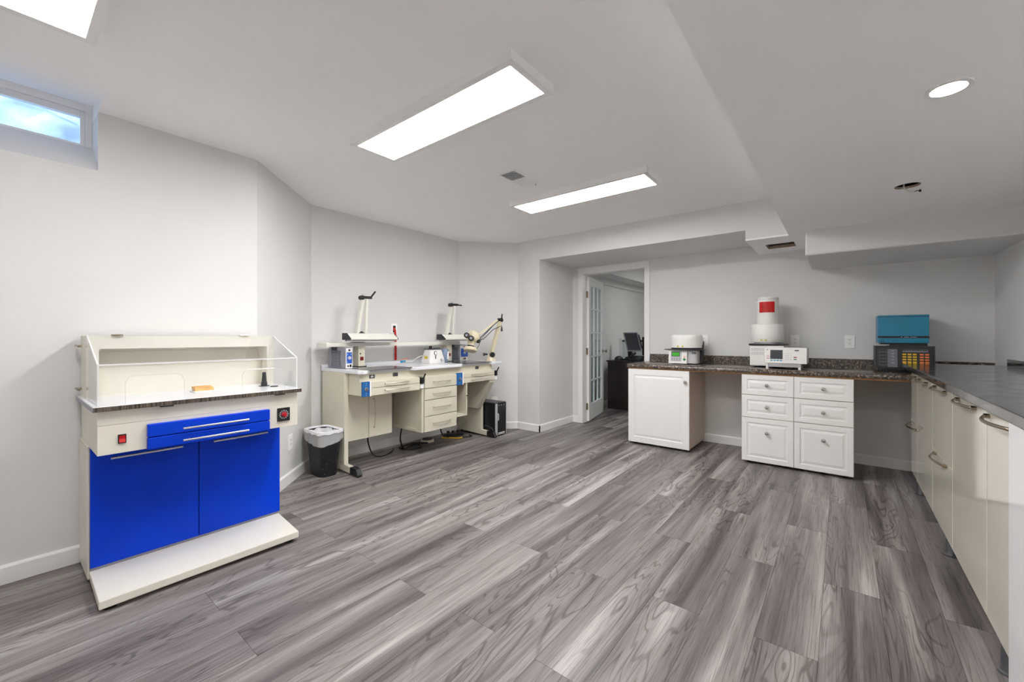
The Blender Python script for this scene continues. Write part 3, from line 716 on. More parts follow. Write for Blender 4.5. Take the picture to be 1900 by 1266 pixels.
for ya, yb in ((2.03, 2.49), (3.17, 3.63)):
    lab(obj('work_tray', MB().box(-3.55, -3.20, ya, yb, BZ+.0003, BZ+.004), 'tray_steel', bt, bev=.002), 'grey steel work tray plate')
# legs
def bench_leg(ya, yb):
    l = obj('leg_panel', MB().prism([(-3.82, .076), (-3.43, .076), (-3.43, BZ-.031), (-3.82, BZ-.031)], 'y', ya, yb), 'bench_cream', bt, bev=.003)
    obj('foot_beam', MB().prism([(-3.82, .03), (-3.33, .014), (-3.33, .070), (-3.43, .0755), (-3.82, .0755)], 'y', ya, yb), 'bench_cream', l, bev=.003)
    obj('foot_cap', MB().prism([(-3.335, .018), (-3.215, .006), (-3.205, .02), (-3.235, .066), (-3.27, .075), (-3.335, .072)], 'y', ya-.003, yb+.003), 'black', l, bev=.004)
    for gx_, gz_ in ((-3.24, .012), (-3.78, .034)): obj('glide', MB().cyl((gx_, (ya+yb)/2, 0), (gx_, (ya+yb)/2, gz_), .014, n=12), 'black', l)
bench_leg(1.922, 1.962); bench_leg(3.69, 3.73)
DXF = -3.20   # drawer face plane
def bow(parent, ya, yb, z, x, bowx=.026, r=.005):
    pts = [(x-.004, ya, z), (x+.012, ya+.002, z)]
    for i in range(9):
        t = i/8; pts.append((x+.014+bowx*math.sin(math.pi*t)*.6, ya+(yb-ya)*t, z))
    pts += [(x+.012, yb-.002, z), (x-.004, yb, z)]
    lab(obj('handle', MB().tube(pts, r), 'bench_handle', parent, smooth=True), 'slim bowed nickel handle')
def dfront(ya, yb, za, zb, h=None, hz=None, t=.018):
    d_ = obj('drawer', MB().box(DXF-t, DXF, ya, yb, za, zb), 'bench_cream', bt, bev=.002)
    if h: bow(d_, h[0], h[1], hz, DXF)
    return d_
# left module
obj('drawer_case', MB().prism([(-3.47, .69), (DXF-.019, .69), (DXF-.019, .812), (-3.251, .812), (-3.251, .878), (-3.47, .878)], 'y', 1.963, 2.578), 'bench_cream', bt, bev=.002)
dfront(2.048, 2.573, .757, .808, (2.18, 2.44), .785)
dfront(2.048, 2.573, .690, .753, (2.18, 2.44), .728)
def control(ya, yb, name='control_panel'):
    p_ = obj(name, MB().box(DXF-.02, DXF+.002, ya, yb, .686, .815), 'panel_blue', bt, bev=.002); lab(p_, 'blue control panel with dial')
    yc = (ya+yb)/2
    obj('panel_frame', MB().box(DXF-.02, DXF+.001, yb, yb+.014, .686, .815), 'plug_white', p_)
    lab(obj('dial', MB().lathe_axis((DXF+.002, yc, .75), (1, 0, 0), [(.017, 0), (.017, .004), (.012, .006), (.011, .02), (.006, .021)]), 'chrome', p_, smooth=True), 'silver dial knob')
    mk = MB()
    for zz in (.80, .785, .715, .700): mk.box(DXF+.002, DXF+.003, yc-.006, yc+.006, zz-.003, zz+.003)
    obj('markings', mk, 'light_blue', p_)
control(1.960, 2.030); control(3.065, 3.150)
# hanging cupboard with two doors
obj('cupboard_case', MB().box(-3.83, -3.488, 1.966, 2.446, .262, .69), 'bench_cream', bt)
d_ = obj('cupboard_door', MB().box(-3.487, -3.468, 1.965, 2.187, .258, .688), 'bench_cream', bt, bev=.002)
d_ = obj('cupboard_door', MB().box(-3.487, -3.468, 2.191, 2.445, .258, .688), 'bench_cream', bt, bev=.002)
pts = [(-3.472, 2.24, .62), (-3.455, 2.24, .618)]+[(-3.452+.016*math.sin(math.pi*i/8), 2.24, .615-.265*i/8) for i in range(9)]+[(-3.455, 2.24, .347), (-3.472, 2.24, .345)]
lab(obj('handle', MB().tube(pts, .0042), 'bench_handle', d_, smooth=True), 'slim bowed nickel handle')
# centre drawer pedestal
obj('pedestal', MB().box(-3.70, DXF-.024, 2.635, 3.065, .258, .812), 'bench_cream', bt, bev=.002)
obj('side_lip', MB().box(-3.70, DXF-.019, 2.612, 2.6345, .258, .284), 'bench_cream', bt, bev=.002)
obj('side_lip', MB().box(-3.245, DXF-.019, 2.612, 2.6345, .2845, .69), 'bench_cream', bt, bev=.002)
for za, zb in ((.694, .808), (.578, .687), (.417, .571), (.262, .410)):
    zc = za+(zb-za)*.52
    dfront(2.637, 3.063, za, zb, (2.74, 2.97), zc)
# clamp levers
def clamp(y):
    c_ = obj('clamp', MB().box(DXF-.02, DXF+.012, y, y+.03, .745, .805), 'black', bt, bev=.003)
    obj('lever', MB().bar((DXF+.006, y+.015, .78), (DXF+.03, y+.035, .845), .012, .014), 'black', c_, bev=.003)
    lab(obj('bracket', MB().box(DXF-.02, DXF+.002, y-.002, y+.034, .70, .742), 'plug_white', c_), 'white bracket')
clamp(2.585); clamp(3.685)
# sockets in the front apron
for yy in (2.055, 2.30, 3.40):
    s_ = obj('socket_plate', MB().box(-3.25, -3.247, yy, yy+.055, .835, .868), 'dark_grey', bt)
    if yy > 2.1: continue
    obj('socket_mark', MB().box(-3.247, -3.2465, yy+.022, yy+.030, .842, .862).box(-3.247, -3.2465, yy+.012, yy+.042, .849, .854), 'plug_white', s_)
# right module
obj('drawer_case', MB().prism([(-3.47, .70), (DXF-.019, .70), (DXF-.019, .812), (-3.251, .812), (-3.251, .878), (-3.47, .878)], 'y', 3.066, 3.680), 'bench_cream', bt, bev=.002)
dfront(3.165, 3.675, .757, .808, (3.29, 3.55), .785)
dfront(3.165, 3.675, .700, .753, (3.29, 3.55), .728)
# open cubby
obj('cubby', MB().box(-3.60, -3.21, 3.0655, 3.075, .345, .70).box(-3.60, -3.21, 3.215, 3.232, .345, .70).box(-3.60, -3.21, 3.075, 3.215, .345, .36), 'bench_cream', bt)
lab(obj('cubby_back', MB().box(-3.60, -3.585, 3.075, 3.215, .36, .70).box(-3.58, -3.22, 3.0755, 3.078, .36, .70), 'cork', bt), 'brown raw inside of the open cubby')
obj('latch', MB().cyl((-3.21, 3.224, .56), (-3.198, 3.224, .56), .006, n=10), 'black', bt)
# slanted gusset of the right support
obj('gusset', MB().prism([(-3.60, .69), (-3.215, .70), (-3.215, .67), (-3.42, .345), (-3.60, .345)], 'y', 3.60, 3.69), 'bench_cream', bt, bev=.003)
# shelf on posts
obj('upper_shelf', MB().box(-3.80, -3.62, 1.86, 3.52, 1.112, 1.148), 'lamp_cream', bt, bev=.002)
for ya, yb in ((2.175, 2.245), (3.315, 3.39)):
    p_ = obj('shelf_post', MB().box(-3.715, -3.622, ya, yb, BZ, 1.1118), 'bench_cream', bt, bev=.003)
    obj('post_foot', MB().box(-3.725, -3.612, ya-.008, yb+.012, BZ+.0002, BZ+.010), 'black', p_)
    lab(obj('switch', MB().box(-3.622, -3.617, ya+.018, ya+.052, .975, 1.01), 'red_dark', p_, bev=.001), 'dark red rocker switch')
    obj('socket_hole', MB().cyl((-3.622, ya+.02, 1.04), (-3.620, ya+.02, 1.04), .007, n=10), 'black', p_)
obj('shelf_slot', MB().box(-3.70, -3.6195, 2.135, 2.245, 1.1482, 1.153), 'black', bt)

# lamps
def bench_lamp(y_, zb, ax_, lever, label):
    t = thing('bench_lamp', label, 'lamp', (-3.6, y_+.2, 1.153), 'task lamps on the bench')
    prof = [(-3.662, zb), (-3.517, zb), (-3.517, zb+.014), (-3.585, zb+.06), (-3.662, zb+.06)]
    h_ = obj('lamp_head', MB().prism(prof, 'y', y_+.006, y_+.515), 'lamp_cream', t, bev=.002)
    g_ = [(x-.002 if x < -3.6 else x+.002, z+(.002 if z > zb+.03 else -.002)) for x, z in prof]
    obj('end_cap', MB().prism(g_, 'y', y_, y_+.006), 'black_soft', t)
    obj('end_cap', MB().prism(g_, 'y', y_+.515, y_+.521), 'black_soft', t)
    for i in range(16):
        yy = y_+.03+i*.03
        obj('louvre', MB().box(-3.645, -3.53, yy, yy+.008, zb-.016, zb-.0005), 'dev_grey', t)
    obj('louvre_rail', MB().box(-3.65, -3.645, y_+.02, y_+.50, zb-.016, zb-.0005).box(-3.53, -3.525, y_+.02, y_+.50, zb-.016, zb-.0005), 'silver', t)
    (ya0, ya1, yb0, yb1) = ax_
    zt = 1.565
    obj('arm', MB().bar((-3.655, ya0, zb+.061), (-3.63, ya1, zt), .030, .042, (1, 0, 0)), 'lamp_cream', t, bev=.004)
    obj('arm', MB().bar((-3.615, yb0, zb+.061), (-3.615, yb1, zt+.003), .026, .026, (1, 0, 0)), 'lamp_cream', t, bev=.004)
    j_ = obj('joint', MB().cyl((-3.65, ya1-.012, zt+.016), (-3.60, ya1-.012, zt+.016), .022, n=16).bar((-3.625, ya1-.02, zt+.02), (-3.615, yb1+.05, zt+.022), .03, .026), 'black', t, smooth=False, bev=.003)
    obj('lever', MB().bar((-3.60, yb1+.03, zt+.02), lever, .013, .016), 'black', j_, bev=.003)
    obj('spring_loop', MB().tube(smooth_path([(-3.63, ya1-.02, zt+.03), (-3.63, ya1-.005, zt+.05), (-3.63, ya1+.02, zt+.05), (-3.63, ya1+.03, zt+.03)]), .0025), 'silver', j_)
    obj('mount', MB().lathe((-3.64, (ya0+yb0)/2, zb+.06), [(.03, 0), (.03, .006), (.018, .01), (.014, .02)], n=18), 'black_soft', t, smooth=True)
    return t
bench_lamp(2.032, 1.176, (2.185, 2.222, 2.248, 2.262), (-3.60, 2.345, 1.65), 'cream task lamp with folded arm at the left end of the bench')
bench_lamp(3.19, 1.17, (3.335, 3.385, 3.40, 3.425), (-3.60, 3.53, 1.582), 'cream task lamp with folded arm just left of the microscope')
# control units
def unit(y0_, y1_, xf_, xb_, label, face, w):
    t = thing('handpiece_control_unit', label, 'control unit', ((xf_+xb_)/2, (y0_+y1_)/2, BZ))
    zt = 1.106
    prof = [(xb_, BZ+.006), (xf_, BZ+.002), (xf_, zt-.01), (xf_-.03, zt), (xb_+.03, zt), (xb_, zt-.015)]
    obj('case', MB().prism(prof, 'y', y0_, y1_), 'mid_grey', t, bev=.004)
    rib = MB()
    xm = (xf_+xb_)/2
    s_ = obj('side_cover', MB().prism([(xm-.10, BZ+.015), (xm+.08, BZ+.015), (xm+.06, 1.0), (xm+.075, zt-.03), (xm-.10, zt-.03), (xm-.085, 1.0)], 'y', y0_-.004, y0_), 'grey_dark2', t, bev=.002)
    for i in range(8):
        zz = BZ+.03+i*.014; rib.box(xm-.08, xm+.05, y0_-.006, y0_-.004, zz, zz+.004)
    obj('ribs', rib, 'mid_grey', s_)
    obj('carry_handle', MB().box(xm-.09, xm, y0_-.005, y0_+.002, zt-.03, zt+.001), 'black', t, bev=.002)
    f_ = obj('front_panel', MB().box(xf_, xf_+.006, y0_+.002, y1_-.002, BZ+.004, zt-.008), 'dev_white', t, bev=.002)
    yc = (y0_+y1_)/2; hw = (y1_-y0_)/2-.008
    b_ = obj('display_label', MB().box(xf_+.006, xf_+.008, yc-hw, yc+hw, BZ+.05, zt-.045), 'unit_blue', f_)
    obj('speed_dial', MB().lathe_axis((xf_+.008, yc, BZ+.10), (1, 0, 0), [(.016, 0), (.014, .012), (.008, .013)]), 'dev_grey', f_, smooth=True)
    obj('indicator', MB().cyl((xf_+.006, yc, zt-.025), (xf_+.012, yc, zt-.025), .009, n=14), 'black', f_)
    obj('socket', MB().cyl((xf_+.006, yc-.012, BZ+.026), (xf_+.009, yc-.012, BZ+.026), .008, n=12).box(xf_+.006, xf_+.010, yc+.004, yc+.02, BZ+.016, BZ+.04), 'black', f_)
    obj('light_marks', MB().box(xf_+.008, xf_+.0087, yc-hw+.004, yc-hw+.012, zt-.07, zt-.055).box(xf_+.008, xf_+.0087, yc+hw-.014, yc+hw-.004, zt-.07, zt-.055).box(xf_+.008, xf_+.0087, yc-hw+.004, yc-hw+.012, BZ+.056, BZ+.066), 'light_blue', b_)
unit(1.985, 2.052, -3.52, -3.83, 'grey control unit with narrow blue front under the left end of the shelf', 0, 0)
unit(3.50, 3.635, -3.60, -3.80, 'control unit with wide blue front panel behind the microscope', 0, 0)
# white steam / polishing device
wd = thing('waxing_unit', 'small white tabletop device with round gauge on the bench', 'device', (-3.57, 3.06, BZ))
obj('case', MB().loops([rrect(-3.66, -3.50, 2.955, 3.175, .02, BZ+.001), rrect(-3.66, -3.50, 2.955, 3.175, .02, BZ+.03), rrect(-3.64, -3.52, 2.985, 3.145, .02, 1.06)]), 'dev_white', wd, smooth=True)
obj('top_plate', MB().loops([rrect(-3.645, -3.515, 2.98, 3.15, .02, 1.060), rrect(-3.645, -3.515, 2.98, 3.15, .02, 1.068)]), 'dark_grey', wd)
obj('knob', MB().lathe((-3.56, 3.01, 1.068), [(.018, 0), (.018, .03), (.014, .034)], n=16), 'black', wd, smooth=True)
for i in range(4): obj('button', MB().lathe((-3.55, 3.05+i*.026, 1.068), [(.007, 0), (.006, .012)], n=12), 'ink', wd)
g_ = obj('gauge', MB().lathe_axis((-3.519, 3.045, 1.02), (1, 0, .12), [(.024, 0), (.024, .008), (.019, .010)]), 'black', wd, smooth=True)
obj('gauge_face', MB().lathe_axis((-3.509, 3.045, 1.0215), (1, 0, .12), [(.018, 0), (.018, .0015)]), 'plug_white', g_)
obj('gauge_needle', MB().bar((-3.506, 3.045, 1.02), (-3.506, 3.055, 1.03), .003, .002), 'ink', g_)
obj('slot', MB().box(-3.510, -3.503, 3.03, 3.042, .955, .995), 'ink', wd)
obj('outlet_nozzle', MB().cyl((-3.505, 3.12, .95), (-3.475, 3.10, .935), .012, n=14).cyl((-3.51, 3.15, .94), (-3.495, 3.15, .94), .007, n=10), 'silver', wd, smooth=True)
lab(obj('warning_sticker', MB().box(-3.60, -3.55, 2.960, 2.9625, .95, .99), 'yellow_warn', wd), 'yellow warning sticker')
wcup = thing('measuring_cup', 'translucent blue cup beside the white tabletop device', 'cup', (-3.57, 3.235, BZ))
obj('cup', MB().lathe((-3.57, 3.235, BZ+.001), [(.030, 0), (.032, .003), (.040, .15), (.042, .15), (.038, .148), (.028, .006)], n=24), 'cup_blue', wcup, smooth=True)
obj('scale_label', MB().obox((-3.532, 3.245, BZ+.08), (.25, 1, 0), (1, -.25, 0), (0, 0, 1), .012, .0015, .045), 'dev_white', wcup)
# small air fitting with blue collar
af = thing('air_fitting', 'small blue and silver hose fitting lying on the white bench top', 'fitting', (-3.66, 2.74, BZ))
obj('collar', MB().cyl((-3.66, 2.69, BZ+.028), (-3.66, 2.745, BZ+.028), .012, n=14), 'cyan', af, smooth=True)
obj('body', MB().lathe((-3.655, 2.72, BZ+.0005), [(.014, 0), (.018, .006), (.018, .02), (.010, .028)], n=16), 'chrome', af, smooth=True)
obj('nozzle', MB().cyl((-3.65, 2.74, BZ+.02), (-3.63, 2.80, BZ+.018), .007, n=12), 'silver', af, smooth=True)
obj('orange_hose', MB().tube(smooth_path([(-3.67, 2.70, BZ+.04), (-3.68, 2.75, BZ+.055), (-3.69, 2.81, BZ+.05)]), .004), 'orange', af, smooth=True)
obj('white_hose', MB().tube(smooth_path([(-3.63, 2.80, BZ+.018), (-3.62, 2.85, BZ+.05), (-3.62, 2.90, BZ+.075), (-3.62, 2.965, BZ+.085)]), .004), 'wire_white', af, smooth=True)

# microscope on a folding arm
ms = thing('stereo_microscope', 'cream stereo microscope on a folding arm at the right end of the bench', 'microscope', (-3.352, 3.78, BZ))
obj('clamp_base', MB().loops([rrect(-3.40, -3.30, 3.735, 3.835, .03, BZ+.0005), rrect(-3.395, -3.305, 3.74, 3.83, .03, BZ+.02), rrect(-3.385, -3.32, 3.75, 3.82, .02, BZ+.07)]), 'scope_cream', ms, smooth=True)
obj('knob', MB().lathe_axis((-3.325, 3.775, .985), (.8, -.6, 0), [(.030, 0), (.032, .006), (.032, .024), (.026, .03)]), 'black', ms, smooth=True)
obj('knob', MB().lathe_axis((-3.375, 3.745, .99), (-.55, -.83, 0), [(.012, 0), (.012, .03), (.018, .034), (.018, .05)]), 'black', ms, smooth=True)
P0, P1 = Vector((-3.352, 3.785, .98)), Vector((-3.235, 3.82, 1.394))
obj('lower_arm', MB().bar(P0, P1, .035, .055, (1, -.3, 0)), 'scope_cream', ms, bev=.006)
obj('elbow', MB().lathe_axis(P1+Vector((-.03, 0, .012)), (1, 0, 0), [(.024, 0), (.024, .06)]), 'black', ms, smooth=True)
obj('elbow_lever', MB().bar(P1+Vector((.02, 0, .01)), P1+Vector((.03, .002, .085)), .012, .014), 'black', ms, bev=.003)
A0, A1_ = Vector((-3.255, 3.80, 1.405)), Vector((-3.335, 3.54, 1.222))
obj('upper_arm', MB().bar(A0, A1_, .012, .024), 'scope_cream', ms, bev=.003)
obj('arm_rod', MB().tube([A0+Vector((.01, -.01, -.015)), (-3.285, 3.70, 1.31), (-3.32, 3.575, 1.20), (-3.315, 3.545, 1.172)], .006), 'dark_grey', ms, smooth=True)
obj('arm_rod', MB().tube([P1+Vector((.01, 0, -.06)), (-3.26, 3.72, 1.29), (-3.30, 3.59, 1.175), (-3.305, 3.555, 1.17)], .005), 'dark_grey', ms, smooth=True)
hdp = Vector((-3.35, 3.455, 1.19))
ax1 = Vector((.10, .30, -.16)).normalized()      # body axis
obj('scope_head', MB().lathe_axis(hdp+Vector((-.01, -.05, .035)), (.15, .75, -.28), [(.02, 0), (.058, .012), (.074, .05), (.070, .10), (.05, .13), (.02, .14)], n=24), 'scope_cream', ms, smooth=True)
ed = Vector((.55, -.80, .10)).normalized()
for e_ in ((-3.375, 3.41, 1.212), (-3.325, 3.43, 1.178)):
    e_ = Vector(e_)
    et = obj('eyepiece', MB().lathe_axis(e_, ed, [(.024, 0), (.024, .05), (.032, .055), (.032, .088), (.022, .092)], n=20), 'black', ms, smooth=True)
    obj('ocular_lens', MB().lathe_axis(e_+ed*.092, ed, [(.015, 0), (.015, .002)], n=18), 'mid_grey', et, smooth=True)
nd = Vector((.12, -.30, -.9)).normalized(); n0 = Vector((-3.355, 3.45, 1.165))
obj('nosepiece', MB().lathe_axis(n0, nd, [(.045, 0), (.042, .05), (.034, .085)], n=22), 'scope_cream', ms, smooth=True)
obj('ring_band', MB().lathe_axis(n0+nd*.072, nd, [(.038, 0), (.044, .002), (.044, .014), (.036, .016)], n=22), 'black', ms, smooth=True)
obj('ring_light', MB().lathe_axis(n0+nd*.088, nd, [(.036, 0), (.07, .008), (.080, .028), (.074, .045), (.05, .052), (.03, .052)], n=26), 'scope_cream', ms, smooth=True)
obj('focus_knob', MB().lathe_axis((-3.30, 3.485, 1.155), (.8, .35, -.2), [(.022, 0), (.024, .004), (.024, .026), (.018, .03)]), 'black', ms, smooth=True)
obj('bracket', MB().bar((-3.335, 3.54, 1.225), (-3.30, 3.52, 1.15), .03, .03), 'black', ms, bev=.004)
obj('cable', MB().tube(smooth_path([(-3.27, 3.74, 1.34), (-3.30, 3.62, 1.23), (-3.295, 3.545, 1.165), (-3.29, 3.50, 1.10), (-3.30, 3.455, 1.045), (-3.325, 3.44, 1.045)]), .003), 'black', ms, smooth=True)
obj('cord_plug', MB().tube([(-3.228, 3.83, 1.385), (-3.215, 3.825, 1.33)], .003).lathe((-3.214, 3.825, 1.27), [(.014, 0), (.011, .02), (.005, .06)], n=12), 'black', ms, smooth=True)

# ================================================================== COMPUTER TOWER, PEDAL, CABLES
pc = thing('computer_tower', 'black desktop computer tower with silver stripe on the floor beside the bench', 'computer', (-3.44, 3.84, 0))
obj('case', MB().box(-3.62, -3.255, 3.748, 3.935, .012, .402), 'black', pc, bev=.003)
obj('top_cover', MB().box(-3.62, -3.255, 3.748, 3.935, .4021, .406), 'dark_grey', pc)
obj('front_bezel', MB().box(-3.255, -3.238, 3.775, 3.935, .012, .404), 'black', pc, bev=.004)
lab(obj('silver_stripe', MB().box(-3.255, -3.236, 3.747, 3.7745, .012, .396), 'silver_paint', pc, bev=.003), 'silver stripe on the front edge')
lab(obj('silver_edge', MB().box(-3.255, -3.237, 3.9352, 3.941, .012, .404), 'silver_paint', pc), 'thin silver edge')
lab(obj('power_handle', MB().prism([(3.776, .19), (3.796, .20), (3.796, .275), (3.776, .285)], 'x', -3.238, -3.230), 'silver_paint', pc, bev=.003), 'silver handle plate')
for i in range(3): obj('front_port', MB().cyl((-3.238, 3.80+i*.045, .375), (-3.235, 3.80+i*.045, .375), .006, n=10), 'dev_grey', pc)
for za in (.30, .345): obj('drive_bay', MB().box(-3.2382, -3.236, 3.782, 3.928, za, za+.038), 'black_soft', pc)
obj('maker_badge', MB().box(-3.2382, -3.2355, 3.79, 3.905, .022, .045), 'dev_white', pc)
obj('badge_marks', MB().box(-3.2355, -3.235, 3.80, 3.82, .028, .039).box(-3.2355, -3.235, 3.83, 3.845, .028, .039).box(-3.2355, -3.235, 3.855, 3.89, .028, .039), 'ink', pc)
for a, b in ((-3.59, 3.77), (-3.59, 3.91), (-3.28, 3.77), (-3.28, 3.91)): obj('foot', MB().cyl((a, b, 0), (a, b, .012), .012, n=10), 'black', pc)
fp = thing('foot_pedal', 'round off-white foot pedal on the floor under the bench drawers', 'pedal', (-3.72, 3.10, 0))
obj('base', MB().lathe((-3.72, 3.10, 0), [(.075, 0), (.075, .022), (.068, .028)], n=28), 'cream', fp, smooth=True)
obj('pad', MB().lathe((-3.72, 3.10, .0285), [(.060, 0), (.056, .008), (.03, .011)], n=28), 'dark_grey', fp, smooth=True)
def cord(pts, r, m, label, name='floor_cable'):
    o = obj(name, MB().tube(smooth_path(pts, 8), r), m, org=pts[-1], smooth=True); tag(o, label, 'cable'); return o
cord([(-3.66, 2.30, .262), (-3.66, 2.305, .15), (-3.62, 2.34, .03), (-3.60, 2.45, .0075), (-3.68, 2.60, .0075), (-3.76, 2.66, .0075)], .007, 'black', 'black cord hanging under the two-door cupboard to the floor')
cord([(-3.60, 2.66, .26), (-3.60, 2.64, .13), (-3.62, 2.70, .02), (-3.70, 2.82, .0095), (-3.64, 2.92, .0095), (-3.55, 2.86, .0095), (-3.60, 2.74, .0095), (-3.72, 2.72, .0095), (-3.76, 2.92, .0095), (-3.64, 3.04, .0095)], .008, 'black', 'coiled black cord on the floor below the drawer pedestal')
cord([(-3.60, 3.16, .344), (-3.62, 3.20, .20), (-3.66, 3.28, .05), (-3.62, 3.40, .0075), (-3.50, 3.52, .0075), (-3.48, 3.58, .0075), (-3.56, 3.62, .0075)], .007, 'black', 'black cord loop on the floor below the open cubby')
cord([(-3.70, 3.30, .0075), (-3.64, 3.36, .0075), (-3.55, 3.40, .0075), (-3.52, 3.46, .0075)], .007, 'yellow', 'short yellow cord among black cables under the bench')
sp = thing('power_strip', 'black power strip on the floor behind the right bench leg', 'power strip', (-3.70, 3.45, 0))
obj('body', MB().bar((-3.74, 3.36, .02), (-3.62, 3.57, .02), .06, .038), 'black', sp, bev=.004)
for i in range(3):
    q = Vector((-3.74, 3.36, .042)).lerp(Vector((-3.62, 3.57, .042)), .25+.25*i); obj('plug', MB().obox(q+Vector((0, 0, .012)), (1, 0, 0), (0, 1, 0), (0, 0, 1), .014, .014, .014), 'black_soft', sp, bev=.003)
cord([(-3.45, 3.76, .06), (-3.42, 3.742, .11), (-3.38, 3.738, .12), (-3.30, 3.737, .10), (-3.27, 3.737, .07)], .005, 'dark_grey', 'grey cable arching beside the computer tower')

# ================================================================== BACK COUNTER
GZ = .90
ct = thing('stone_counter', 'dark brown speckled stone countertop along the back wall', 'countertop', (-.46, 4.8, GZ))
gx0, gx1, gy = -1.90, XR-.002, 4.458
rc = .018
prof = [(gy+.004, GZ-.04)]+[(gy+rc-rc*math.sin(R(t)) if False else gy+rc*(1-math.cos(R(90-t))), GZ-.02+.02*math.sin(R(90-t)) if False else GZ-.02+.02*math.sin(R(t))) for t in (0, 30, 60, 90)]
prof = [(YB-.002, GZ-.04), (gy+.006, GZ-.04), (gy, GZ-.03), (gy, GZ-.016), (gy+.004, GZ-.006), (gy+.014, GZ), (YB-.002, GZ)]
obj('slab', MB().prism(prof, 'x', gx0, gx1), 'granite', ct, smooth=True)
bsp = thing('stone_backsplash', 'low dark speckled stone backsplash strip against the back wall', 'backsplash', (-.45, YB-.01, GZ))
obj('strip', MB().prism([(YB-.02, GZ+.0003), (YB-.002, GZ+.0003), (YB-.002, GZ+.09), (YB-.016, GZ+.09), (YB-.02, GZ+.085)], 'x', -1.87, gx1), 'granite', bsp)
lab(obj('raw_underside', MB().box(gx0+.01, .42, gy+.02, YB-.02, GZ-.052, GZ-.0402), 'raw_edge', ct), 'raw brown particle board edge')

def panel_front(name, parent, xa, xb, za, zb, y, m='white_foil', ins=.055, axis='y', knob=None):
    """thermofoil front with groove and raised field, facing -y"""
    steps = [(0, .019), (0, .003), (.003, 0), (ins-.012, 0), (ins-.006, .0055), (ins+.004, .0055), (ins+.02, .001)]
    rings = [[(xa+i, y+d, za+i), (xb-i, y+d, za+i), (xb-i, y+d, zb-i), (xa+i, y+d, zb-i)] for i, d in steps]
    p_ = obj(name, MB().loops(rings), m, parent)
    if knob:
        lab(obj('knob', MB().lathe_axis((knob[0], y, knob[1]), (0, -1, 0), [(.010, 0), (.007, .004), (.007, .012), (.015, .016), (.018, .022), (.014, .029), (.004, .031)], n=18), 'chrome', p_, smooth=True), 'round chrome knob')
    return p_
CY = 4.475
cz0, cz1 = .026, GZ-.053
c1 = thing('base_cabinet', 'white base cabinet with one raised-panel door beside the doorway', 'cabinet', (-1.56, 4.8, 0))
obj('body', MB().box(-1.885, -1.235, CY+.021, 5.10, .03, cz1), 'cab_side', c1, bev=.001)
lab(obj('edge_strip', MB().box(-1.237, -1.2345, CY+.0195, CY+.035, .03, cz1), 'block_wood', c1), 'pale raw edge of cabinet side')
panel_front('door', c1, -1.890, -1.233, cz0, cz1-.003, CY, ins=.075, knob=(-1.268, .73))
for a in (-1.83, -1.29):
    for b in (4.56, 5.02): obj('foot', MB().cyl((a, b, 0), (a, b, .03), .016, n=12), 'black', c1)
def drawer_cab(xa, xb, label, kx):
    t = thing('drawer_cabinet', label, 'cabinet', ((xa+xb)/2, 4.8, 0), 'white drawer cabinets under the stone counter')
    obj('body', MB().box(xa+.003, xb-.003, CY+.021, 5.10, .03, cz1), 'cab_side', t, bev=.001)
    zs = [(.655, cz1-.003), (.441, .650), (cz0, .436)]
    for i, (za, zb) in enumerate(zs):
        d_ = panel_front('drawer', t, xa, xb, za, zb, CY, ins=.055, knob=(kx, (za+zb)/2 if i < 2 else .305))
    for a in (xa+.05, xb-.05):
        for b in (4.56, 5.02): obj('foot', MB().cyl((a, b, 0), (a, b, .03), .016, n=12), 'black', t)
drawer_cab(-.752, -.339, 'white three-drawer cabinet with chrome knobs, left of the pair', -.543)
drawer_cab(-.336, .078, 'white three-drawer cabinet with chrome knobs, right of the pair', -.124)

# domed furnace
f1 = thing('domed_furnace', 'white domed dental furnace with green display on the stone counter', 'furnace', (-1.35, 4.86, GZ))
obj('base_body', MB().loops([rrect(-1.505, -1.222, 4.735, 5.03, .04, GZ+.012), rrect(-1.505, -1.222, 4.735, 5.03, .04, 1.052)]), 'dev_grey', f1, smooth=True)
for a in (-1.47, -1.26):
    for b in (4.77, 5.0): obj('foot', MB().cyl((a, b, GZ), (a, b, GZ+.013), .014, n=12), 'black', f1)
cp = obj('control_panel', MB().prism([(4.695, GZ+.008), (4.735, GZ+.008), (4.735, 1.056), (4.712, 1.056)], 'x', -1.515, -1.318), 'dev_white', f1, bev=.004)
def cpt(x, z, o=0):   # point on the sloped panel
    f = (z-(GZ+.008))/(1.056-GZ-.008); return Vector((x, 4.695+.017*f-o, z))
def cpb(parent, name, x0, x1, z0, z1, m, o=.001):
    mb = MB().add([cpt(x0, z0, -.001), cpt(x1, z0, -.001), cpt(x1, z1, -.001), cpt(x0, z1, -.001), cpt(x0, z0, o), cpt(x1, z0, o), cpt(x1, z1, o), cpt(x0, z1, o)], [(0,1,2,3), (4,5,6,7), (0,1,5,4), (1,2,6,5), (2,3,7,6), (3,0,4,7)])
    return obj(name, mb, m, parent)
cpb(cp, 'keypad', -1.492, -1.375, .932, 1.045, 'dev_grey')
cpb(cp, 'display_frame', -1.484, -1.392, .985, 1.04, 'dark_grey', .002)
lab(cpb(cp, 'display', -1.476, -1.400, .992, 1.030, 'lcd', .0028), 'green lit display')
mk = MB()
for i in range(4):
    for j in range(2):
        x = -1.482+i*.026; z = .945+j*.018; mk.add([cpt(x, z, .0015), cpt(x+.016, z, .0015), cpt(x+.016, z+.008, .0015), cpt(x, z+.008, .0015)], [(0,1,2,3)])
obj('keys', mk, 'key_grey', cp)
obj('start_button', MB().lathe_axis(cpt(-1.345, .955, 0), (0, -1, .1), [(.015, 0), (.014, .003)], n=18), 'green', cp)
